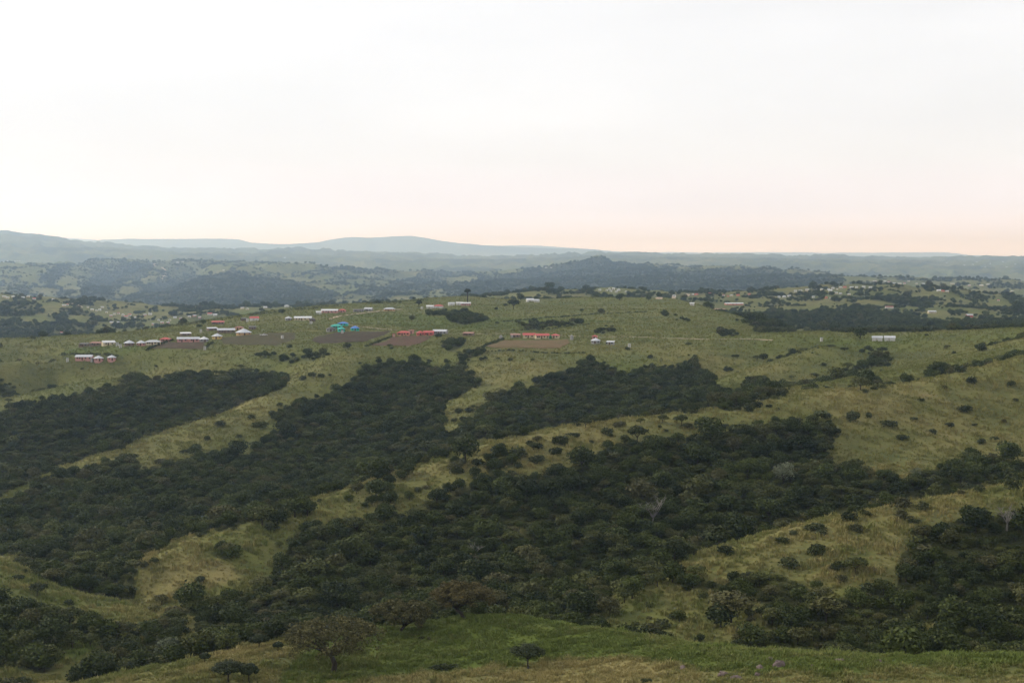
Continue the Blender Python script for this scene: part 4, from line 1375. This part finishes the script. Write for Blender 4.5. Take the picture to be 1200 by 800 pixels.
def house(kind, px, py, wpx, wall, roof, label, cat='house', group=None, name=None, rz=None, detail=True):
    x, y, z, D = hit(px, py)
    HOUSES_AT.append((x, y))
    W_ = wpx * D / F
    rng = np.random.default_rng(int(px * 7 + py))
    if rz is None: rz = rng.uniform(-0.3, 0.3)
    rz += math.atan2(-x, y) * 0.7
    nm = name or {'r': 'rondavel', 'g': 'cottage', 'h': 'cottage', 'm': 'shack', 'l': 'latrine', 't': 'water_tank'}[kind]
    e = empty(nm, (x, y, z + HC), rz)
    tag(e, label, cat, group)
    wm, rm = M['wall_' + wall], M['roof_' + roof]
    if kind == 'r':
        R = W_ / 2 * 0.9
        h = min(1.9, 0.36 * W_ + 0.3)
        rh = R * 0.52
        MB().lathe([(R, -1.2), (R, 0.0), (R * 1.0, h)], 18).build('wall', wm, e, smooth=False)
        MB().lathe([(R * 1.14, h - 0.18), (R * 1.15, h - 0.08), (R * 0.6, h + rh * 0.5), (0.10, h + rh), (0.05, h + rh + 0.3)], 18).build('roof', rm, e)
        MB().box(-0.45, 0.45, -R - 0.06, -R + 0.15, 0.0, min(1.95, h - .2)).build('door', M['door'], e)
        for a in (-0.75, 0.75):
            q = MB().box(-0.4, 0.4, -R - 0.05, -R + 0.15, 0.8, min(1.5, h - .25)).build('window', M['glass'], e)
            q.rotation_euler = (0, 0, a)
    elif kind == 't':
        R = W_ / 2
        h = R * 2.3
        MB().lathe([(R * 1.05, -0.8), (R * 1.05, 0.15)], 14).build('stand', M['wall_grey'], e)
        MB().lathe([(R, 0.17), (R, h * .3), (R * 0.97, h * .32), (R, h * .34), (R, h * .62), (R * 0.97, h * .64), (R, h * .66), (R, h), (R * .45, h * 1.14), (R * .3, h * 1.2)], 16).build('tank', wm, e)
    elif kind == 'l':
        a = max(W_ / 2, 0.6)
        h = 2.1
        MB().box(-a, a, -a, a, -0.8, h).build('wall', wm, e)
        m = MB()
        m.add([(-a - .12, -a - .18, h + .28), (a + .12, -a - .18, h + .28), (a + .12, a + .15, h + .02), (-a - .12, a + .15, h + .02),
               (-a - .12, -a - .18, h + .36), (a + .12, -a - .18, h + .36), (a + .12, a + .15, h + .10), (-a - .12, a + .15, h + .10)],
              [(0, 3, 2, 1), (4, 5, 6, 7), (0, 1, 5, 4), (1, 2, 6, 5), (2, 3, 7, 6), (3, 0, 4, 7)])
        m.build('roof', rm, e)
        MB().box(-0.33, 0.33, -a - .05, -a + .05, 0.05, 1.8).build('door', M['door_pale'], e)
    else:
        a = W_ / 2
        b = min(a * 0.75, 2.6)
        h = 2.0 if kind != 'm' else 1.8
        if kind == 'm': h = min(h, W_ * .5)
        m = MB().box(-a, a, -b, b, -1.3, h)
        o, rh = 0.3, b * 0.42
        r = MB()
        if kind == 'g':
            m.add([(-a, -b, h), (-a, b, h), (-a, 0, h + rh), (a, -b, h), (a, b, h), (a, 0, h + rh)], [(0, 2, 1), (3, 4, 5), (0, 3, 5, 2), (1, 2, 5, 4)])
            dz = rh / b * o
            for s1 in (-1, 1):
                P1, P2, P3, P4 = (-a - o, s1 * (b + o), h - dz + .03), (a + o, s1 * (b + o), h - dz + .03), (a + o, 0, h + rh + .03), (-a - o, 0, h + rh + .03)
                top = [(p[0], p[1], p[2] + .09) for p in (P1, P2, P3, P4)]
                r.add([P1, P2, P3, P4] + top, [(0, 3, 2, 1), (4, 5, 6, 7), (0, 1, 5, 4), (1, 2, 6, 5), (2, 3, 7, 6), (3, 0, 4, 7)])
        elif kind == 'h':
            rd = max(a - b, 0.2)
            r.add([(-a - o, -b - o, h - .05), (a + o, -b - o, h - .05), (a + o, b + o, h - .05), (-a - o, b + o, h - .05), (-rd, 0, h + rh), (rd, 0, h + rh),
                   (-a - o, -b - o, h - .15), (a + o, -b - o, h - .15), (a + o, b + o, h - .15), (-a - o, b + o, h - .15)],
                  [(0, 1, 5, 4), (2, 3, 4, 5), (1, 2, 5), (3, 0, 4), (6, 9, 8, 7), (0, 6, 7, 1), (1, 7, 8, 2), (2, 8, 9, 3), (3, 9, 6, 0)])
        else:
            zf, zb = h + .08, h + .55
            m.add([(-a, b, h), (a, b, h), (a, b, zb - .1), (-a, b, zb - .1), (-a, -b, h), (a, -b, h)], [(0, 1, 2, 3), (0, 3, 4), (1, 5, 2)])
            r.add([(-a - o, -b - o, zf - .12), (a + o, -b - o, zf - .12), (a + o, b + o, zb), (-a - o, b + o, zb), (-a - o, -b - o, zf - .04), (a + o, -b - o, zf - .04), (a + o, b + o, zb + .08), (-a - o, b + o, zb + .08)],
                  [(0, 3, 2, 1), (4, 5, 6, 7), (0, 1, 5, 4), (1, 2, 6, 5), (2, 3, 7, 6), (3, 0, 4, 7)])
        m.build('wall', wm, e)
        r.build('roof', rm, e)
        dx = -a * 0.15
        MB().box(dx - .45, dx + .45, -b - .05, -b + .06, 0.0, min(1.8, h - .15)).build('door', M['door' if detail and wall != 'white' else 'door_pale'], e)
        if detail and W_ > 3.5 and wall != 'white':
            nw = 2 if W_ < 8 else 4
            for k in range(nw):
                wx = -a + (k + 0.5) * 2 * a / nw
                if abs(wx - dx) < 1.05: wx += 1.05 if wx > dx else -1.05
                MB().box(wx - .5, wx + .5, -b - .04, -b + .06, 0.85, min(1.65, h - .2)).build('window', M['glass'], e)
    return e


PL = [
    ('g', 99, 422, 19, 'pink', 'zinc', 'long low pink house with white sheet roof at the plateau edge'),
    ('r', 115.5, 423, 12, 'pink', 'zinc', 'low pink hut with flat grey roof beside the long pink house'),
    ('r', 131, 422.5, 11, 'pink', 'zinc', 'round pink hut with pale cone roof right of the low pink hut'),
    ('l', 79, 424, 2.6, 'white', 'zinc', 'lone white latrine left of the long pink house'),
    ('l', 107.5, 424.5, 2.4, 'grey', 'zinc', 'grey latrine before the low pink hut'),
    ('m', 99, 406, 11, 'brown', 'dark', 'low dark shed at the left end of the hut row'),
    ('m', 113, 405, 13, 'brown', 'rust', 'low brown rust-roofed shed in the hut row'),
    ('g', 127, 404.5, 14, 'cream', 'white', 'cream cottage with white roof left of the white latrines'),
    ('l', 137.5, 405.5, 3, 'white', 'white', 'white latrine between cream cottage and brown rondavel'),
    ('l', 141, 407.5, 3, 'white', 'zinc', 'white latrine just below the other one by the brown rondavel'),
    ('r', 151.5, 405, 13, 'brown', 'zinc', 'brown rondavel with grey-white cone roof'),
    ('r', 165.5, 405, 11.5, 'pink', 'zinc', 'pink rondavel with grey cone roof next to the brown rondavel'),
    ('h', 179.5, 404, 17, 'cream', 'zinc', 'long cream cottage with grey hipped roof in the hut row'),
    ('h', 194, 400.5, 11, 'pink', 'red', 'small pink cottage with dark red roof at the end of the hut row'),
    ('g', 214.5, 400.5, 13, 'pink', 'zinc', 'pink cottage with grey roof above the brown field, left one of two'),
    ('g', 227.5, 400.5, 12, 'pink', 'zinc', 'pink cottage with grey roof between its twin and the white-roofed rondavel'),
    ('r', 239, 400.5, 11.5, 'grey', 'white', 'grey rondavel with bright white peaked roof'),
    ('m', 217.5, 393.5, 12, 'brown', 'white', 'dark shed with white flat roof behind the pink cottages'),
    ('l', 235.5, 390, 2.6, 'white', 'zinc', 'white latrine behind the white-peaked rondavel'),
    ('l', 240, 410, 2.8, 'white', 'zinc', 'white latrine by the short dark hedge'),
    ('r', 254.5, 397, 13, 'yellow', 'zinc', 'yellow rondavel with pale cone roof'),
    ('m', 248.5, 387.5, 11, 'brown', 'zinc', 'low shed with grey roof behind the yellow rondavel'),
    ('g', 265, 390, 20, 'brown', 'zinc', 'large brown block house with grey roof'),
    ('h', 280, 387, 10, 'tan', 'rust', 'orange-tan cottage behind the tan oval house'),
    ('r', 285.5, 392.5, 19, 'tan', 'zinc', 'wide tan oval house with pale low cone roof'),
    ('m', 296, 386, 8, 'brown', 'dark', 'dark shed right of the orange-tan cottage'),
    ('l', 331, 397, 2.8, 'white', 'zinc', 'white latrine at the edge of the fallow field'),
    ('m', 255.5, 380, 14, 'brown', 'red', 'long low red-roofed building on the left part of the plateau'),
    ('g', 298, 375.5, 10, 'white', 'red', 'white cottage with red roof near the plateau rim'),
    ('l', 290, 377, 2.4, 'white', 'white', 'white latrine beside the red-roofed white cottage'),
    ('m', 286, 376, 6, 'brown', 'dark', 'small dark shed left of the white latrine near the rim'),
    ('r', 338, 375.5, 8.5, 'grey', 'zinc', 'grey rondavel beside the long cream house'),
    ('g', 355, 375.5, 20, 'cream', 'white', 'long cream house with white roof'),
    ('r', 366, 377, 8, 'brown', 'dark', 'dark thatched hut at the right end of the long cream house'),
    ('l', 364.5, 380, 2.6, 'white', 'zinc', 'white latrine below the dark thatched hut'),
    ('m', 373.5, 368, 6, 'white', 'white', 'small white shed at the bend of the dirt track'),
    ('g', 386.5, 366.5, 19, 'pink', 'white', 'long pink house with whitish roof above the dirt track'),
    ('h', 401, 366, 8, 'pink', 'red', 'small pink house with reddish roof beside the long pink one'),
    ('m', 420, 365.5, 12, 'grey', 'dark', 'low grey shed above the dirt track'),
    ('g', 432, 364.5, 9, 'grey', 'zinc', 'grey cottage with pale roof above the dirt track'),
    ('h', 456.5, 364.5, 13, 'tan', 'zinc', 'tan cottage with pale roof where the track ends'),
    ('l', 494.5, 362.5, 2.2, 'white', 'white', 'white latrine beside the small upright tree'),
    ('g', 504, 361.5, 8, 'white', 'white', 'white cottage right of the small upright tree'),
    ('h', 514, 361, 11, 'white', 'red', 'white cottage with red roof on the back of the plateau'),
    ('g', 529, 358, 7, 'white', 'zinc', 'small white cottage left of the gabled white house'),
    ('g', 538, 357.5, 6.5, 'white', 'white', 'gabled white house left of the tall pine'),
    ('g', 546, 358, 11, 'pink', 'white', 'pinkish white house under the tall pine'),
    ('r', 388, 388.5, 12, 'grey', 'dark', 'grey rondavel at the left of the turquoise huts'),
    ('h', 394.5, 385, 13, 'turquoise', 'turquoise', 'turquoise house with turquoise roof'),
    ('h', 402, 382, 11, 'turquoise', 'blue', 'turquoise house with blue roof behind the others'),
    ('r', 400, 388.5, 9.5, 'turquoise', 'turquoise', 'small turquoise rondavel in front of the turquoise house'),
    ('l', 401, 391, 2.4, 'white', 'white', 'white latrine below the turquoise rondavel'),
    ('r', 416, 387.5, 11, 'turquoise', 'blue', 'turquoise rondavel with bright blue cone roof'),
    ('h', 473, 393, 14.5, 'salmon', 'red', 'salmon house with red hipped roof above the reddish field'),
    ('g', 482, 391, 6, 'pink', 'rust', 'small pink annex beside the salmon house'),
    ('l', 461.5, 395, 3, 'salmon', 'red', 'salmon latrine at the corner of the reddish field'),
    ('r', 492.5, 393, 9.5, 'red', 'red', 'red rondavel with red roof'),
    ('g', 502.5, 393, 11.5, 'red', 'red', 'low red house between red rondavel and grey house'),
    ('g', 516, 391.5, 16, 'grey', 'zinc', 'grey house with pale roof right of the red houses'),
    ('m', 549, 393.5, 12, 'brown', 'rust', 'low ruined brown shed in the open grass'),
    ('t', 587, 397.5, 3.6, 'grey', 'zinc', 'grey water tank at the corner of the stubble field', 'water tank'),
    ('m', 604, 395.5, 11, 'brown', 'rust', 'rusty shed left of the long red-roofed house'),
    ('t', 600, 396, 2.6, 'grey', 'zinc', 'pale water tank before the rusty shed', 'water tank'),
    ('g', 620, 396, 14, 'cream', 'red', 'cream house with lower red roof at the stubble field'),
    ('g', 635, 396.5, 16, 'cream', 'red', 'long red-roofed cream house above the stubble field'),
    ('h', 650.5, 396.5, 10, 'cream', 'red', 'small cream house with red hipped roof right of the long one'),
    ('t', 645, 397, 3, 'green', 'zinc', 'green water tank between the red-roofed cream houses', 'water tank'),
    ('t', 670, 398, 4, 'grey', 'zinc', 'grey water tank right of the red-roofed houses', 'water tank'),
    ('r', 698, 402.5, 12, 'grey', 'zinc', 'grey rondavel alone on the plateau front'),
    ('h', 697, 397.5, 6, 'pink', 'red', 'tiny red-roofed cottage behind the lone grey rondavel'),
    ('m', 715.5, 404, 8.5, 'grey', 'zinc', 'pale grey shack right of the lone grey rondavel'),
    ('l', 737.5, 407, 2.8, 'white', 'white', 'white latrine right of the pale grey shack'),
    ('g', 621, 353.5, 8, 'white', 'white', 'white shed left of two behind the plateau crest'),
    ('g', 629, 354, 6, 'white', 'zinc', 'smaller white shed behind the plateau crest'),
    ('g', 1028.0, 399.5, 11.5, 'white', 'zinc', 'white shed with grey roof beside the dark bushy tree'),
    ('g', 1042.5, 399.5, 12, 'white', 'zinc', 'white shed with grey roof right of its twin'),
    ('l', 962.7, 400, 2.8, 'white', 'zinc', 'white latrine alone on the right grass shelf'),
    ('m', 843, 364, 14, 'red', 'rust', 'low reddish building at the plateau end'),
    ('g', 860, 357.5, 22, 'salmon', 'white', 'long salmon building with white roof below the right village'),
    ('g', 811, 358, 5, 'white', 'white', 'small white house at the right plateau edge'),
    ('g', 1042, 361.5, 9, 'white', 'rust', 'white house with orange roof on the open right hillside'),
    ('g', 1092, 367, 9, 'cream', 'zinc', 'cream house among dark scrub on the right hillside'),
    ('g', 1136, 371, 7, 'red', 'zinc', 'reddish house low on the right hillside'),
]
for q in PL:
    cat = q[7] if len(q) > 7 else {'r': 'hut', 'l': 'latrine', 'm': 'shed'}.get(q[0], 'house')
    house(q[0], q[1], q[2], q[3], q[4], q[5], q[6], cat)

# hamlets and villages on the far hills: each house stands where it is seen
rv = random.Random(4)


def village(spots, where, grp, wpx=(3.5, 6.5), mix=(('white', 'white'), ('white', 'zinc'), ('cream', 'zinc'), ('white', 'red'), ('pink', 'zinc'), ('cream', 'white'))):
    for (a, b) in spots:
        w, r = rv.choice(mix)
        k = rv.choice('gghg')
        word = {'zinc': 'grey'}.get(r, r)
        house(k, a, b, 0.8 * rv.uniform(*wpx), w, r, 'small %s house with %s roof %s' % (w, word, where), 'house', '%s: %s walls, %s roofs' % (grp, w, word), detail=False)


village([(711, 341), (716, 342), (719, 339.5), (722, 343), (725, 341), (714, 339.5), (734, 343), (703, 341)], 'in the white hamlet on the hilltop', 'white hilltop hamlet', (2.5, 5), (('white', 'white'), ('white', 'zinc')))
village([(812, 346), (816, 346), (832, 345), (848, 347), (853, 348), (857, 347.5), (865, 347), (878, 346), (790, 348), (913, 349), (919, 348.5), (925, 348), (953, 349), (932, 342), (938, 342), (946, 341), (955, 341),
         (963, 340), (971, 340), (976, 338.5), (981, 340), (985, 338), (973, 341.5), (968, 350), (974, 350.5), (980, 344.5), (985, 345), (995, 346), (1000, 352), (990, 337.5), (998, 338), (1004, 337.5), (1012, 337.5), (1020, 338), (1105, 342),
         (1100, 341.5), (1110, 342.5)], 'on the right village hill', 'right village hill', (3, 5.5),
        (('white', 'white'), ('white', 'zinc'), ('cream', 'zinc'), ('white', 'red'), ('salmon', 'red'), ('white', 'white')))
village([(1037, 330), (1042, 331), (1048, 332.5), (1054, 333), (1060, 333), (1074, 333), (1082, 333), (1090, 329), (1116, 333), (1122, 333), (1130, 334), (1136, 335), (1150, 335), (1158, 334), (1180, 341), (1186, 342), (1170, 353), (1065, 330), (1025, 330.5)],
        'on the hazy ridge behind the right village', 'hazy right ridge village', (3, 6))
village([(5, 349), (9, 350), (16, 349), (21, 350), (27, 349.5), (33, 348.5), (40, 351), (62, 352), (75, 359), (79, 358), (108, 364), (113, 365), (117, 364), (125, 367), (130, 371), (134, 369), (139, 368), (144, 370), (148, 372), (152, 370),
         (157, 373), (161, 372), (170, 370), (176, 369), (131, 379), (138, 379), (186, 376), (184, 381), (190, 379), (197, 379), (199, 376), (205, 373), (212, 374), (217, 376), (180, 381), (72, 391), (76, 392), (222, 372), (228, 371), (234, 373), (120, 361), (103, 361)],
        'on the left village hill', 'left village hill', (2.8, 5.5))
village([(284, 362), (290, 363), (311, 361), (336, 359.5), (344, 358), (246, 369), (252, 370)], 'by the river behind the plateau rim', 'riverside houses', (3.5, 7))
village([(3, 307), (8, 306), (18, 306.5), (22, 306), (208, 308), (214, 307), (262, 317), (640, 314), (646, 314), (333, 302), (1110, 308), (1130, 311), (1140, 310), (1160, 309), (1175, 307), (1180, 313), (1155, 313), (1190, 310), (1145, 307)],
        'on the far blue hillsides', 'far hillside houses', (2.5, 4.5), (('white', 'white'), ('white', 'zinc')))

# --- scrub and woods beyond the plateau
far = []
for y0, y1, st, s in ((1130, 2000, 4.2, 0.62), (2000, 3200, 6.0, 0.75), (3200, 8600, 14.0, 1.2)):
    p = jitter_grid(y0, y1, st)
    w = cover(WOODS, p)
    v = cover(VISF, p) > 0.2
    cf = fbm(p[:, 0] / (y0 / 45), p[:, 1] / (y0 / 45), 151, 4)
    k = v & (RNG.random(len(p)) < np.where(w > 0.5, w, np.clip(w * 0.25 + 2.2 * (cf - 0.12), 0, 1) * np.clip(w * 3, 0, 1)))
    p = p[k]
    far.append(np.column_stack([p, ground(p[:, 0], p[:, 1]) + HC, s * np.exp(RNG.normal(0, 0.35, len(p)))]))
far = np.concatenate(far)
clear = np.ones(len(far), bool)        # yards round the houses are kept open
for hx, hy in HOUSES_AT:
    q = hy / 150.0
    clear &= ~((np.abs(far[:, 0] - hx) < 5 + q * 0.35) & (far[:, 1] > hy - 30 - 2 * q) & (far[:, 1] < hy + 12))
far = far[clear]
scatter_stuff('far_woods', far[:, :3] - np.array([0, 0, 0.4]), far[:, 3], RNG.random(len(far)) * 6.28, RNG.integers(0, 7, len(far)), [q[2] for q in PROTO['forest']], 'dark woods and scrub on the far hillsides')

# ------------------------------------------------------------------ a parked pickup
x, y, z, D = hit(309, 393.5)
e = empty('pickup_truck', (x, y, z + HC), 0.25)
tag(e, 'white pickup truck parked at the top of the fallow field', 'pickup truck')
m = MB()
m.add([(-2.5, -.85, .45), (2.5, -.85, .45), (2.5, .85, .45), (-2.5, .85, .45), (-2.5, -.85, 1.05), (2.4, -.82, .95), (2.4, .82, .95), (-2.5, .85, 1.05)],
      [(0, 3, 2, 1), (4, 5, 6, 7), (0, 1, 5, 4), (1, 2, 6, 5), (2, 3, 7, 6), (3, 0, 4, 7)])
m.build('body', M['wall_white'], e)
m = MB()
m.add([(-.3, -.8, 1.0), (1.5, -.8, 1.0), (1.5, .8, 1.0), (-.3, .8, 1.0), (-.2, -.68, 1.62), (.85, -.68, 1.62), (.85, .68, 1.62), (-.2, .68, 1.62)],
      [(4, 5, 6, 7), (0, 1, 5, 4), (1, 2, 6, 5), (2, 3, 7, 6), (3, 0, 4, 7)])
m.build('cab', M['wall_white'], e)
MB().add([(-.1, -.79, 1.1), (1.2, -.79, 1.1), (.8, -.715, 1.52), (-.1, -.715, 1.52)], [(0, 1, 2, 3)]).build('window', M['glass'], e)
for wx in (-1.6, 1.6):
    for wy in (-.8, .8):
        o = MB().lathe([(.36, -.1), (.38, -.05), (.38, .05), (.36, .1)], 14).build('wheel', M['roof_dark'], e, (wx, wy, .36))
        o.rotation_euler = (math.pi / 2, 0, 0)

# ------------------------------------------------------------------ boulders in the foreground grass
M['rock'] = bark_material('weathered_rock', (0.13, 0.10, 0.09))
for k, (bx, by, bw, lab) in enumerate(((902, 774, 14, 'flat-topped pinkish boulder above the others in the grass'), (913, 780, 20, 'largest grey-pink boulder in the foreground grass'), (890, 783, 12, 'rounded boulder left of the largest one'),
                                       (983, 776, 15, 'pale low boulder alone on the grass crest'), (1030, 776, 10, 'small pale boulder right of the low one'), (848, 791, 15, 'reddish boulder at the left end of the group'),
                                       (863, 796, 15, 'reddish boulder beside the leftmost one'), (888, 791, 9, 'small reddish boulder below the rounded one'), (953, 781, 8, 'small boulder between the group and the crest boulder'),
                                       (800, 783, 10, 'pinkish stone near the upright dark shrub'))):
    x, y, z, D = hit(bx, by)
    R = bw * D / F / 2
    rng = np.random.default_rng(60 + k)
    n_, mm = 14, 9
    vv = []
    for i in range(mm + 1):
        for j in range(n_):
            a, b = math.pi * i / mm, 2 * math.pi * j / n_
            d = np.array([math.sin(a) * math.cos(b), math.sin(a) * math.sin(b), math.cos(a)])
            vv.append(d)
    vv = np.array(vv)
    ns = 1 + 0.16 * np.sin(vv @ rng.normal(size=3) * 3 + 1) + 0.12 * np.sin(vv @ rng.normal(size=3) * 5)
    pl = rng.normal(size=(7, 3))
    pl /= np.linalg.norm(pl, axis=1)[:, None]
    lim = np.min(np.where(vv @ pl.T > 0.2, 0.8 / np.maximum(vv @ pl.T, 0.2), 9), axis=1)
    vv = vv * np.minimum(ns, lim)[:, None] * np.array([R, R * 0.8, R * 0.62])
    ff = [(i * n_ + j, i * n_ + (j + 1) % n_, (i + 1) * n_ + (j + 1) % n_, (i + 1) * n_ + j) for i in range(mm) for j in range(n_)]
    o = link('boulder', mesh_from('boulder', vv, [tuple(reversed(q)) for q in ff], M['rock']), None, (x, y, z + HC + R * 0.12), rng.random() * 6)
    tag(o, lab, 'boulder')
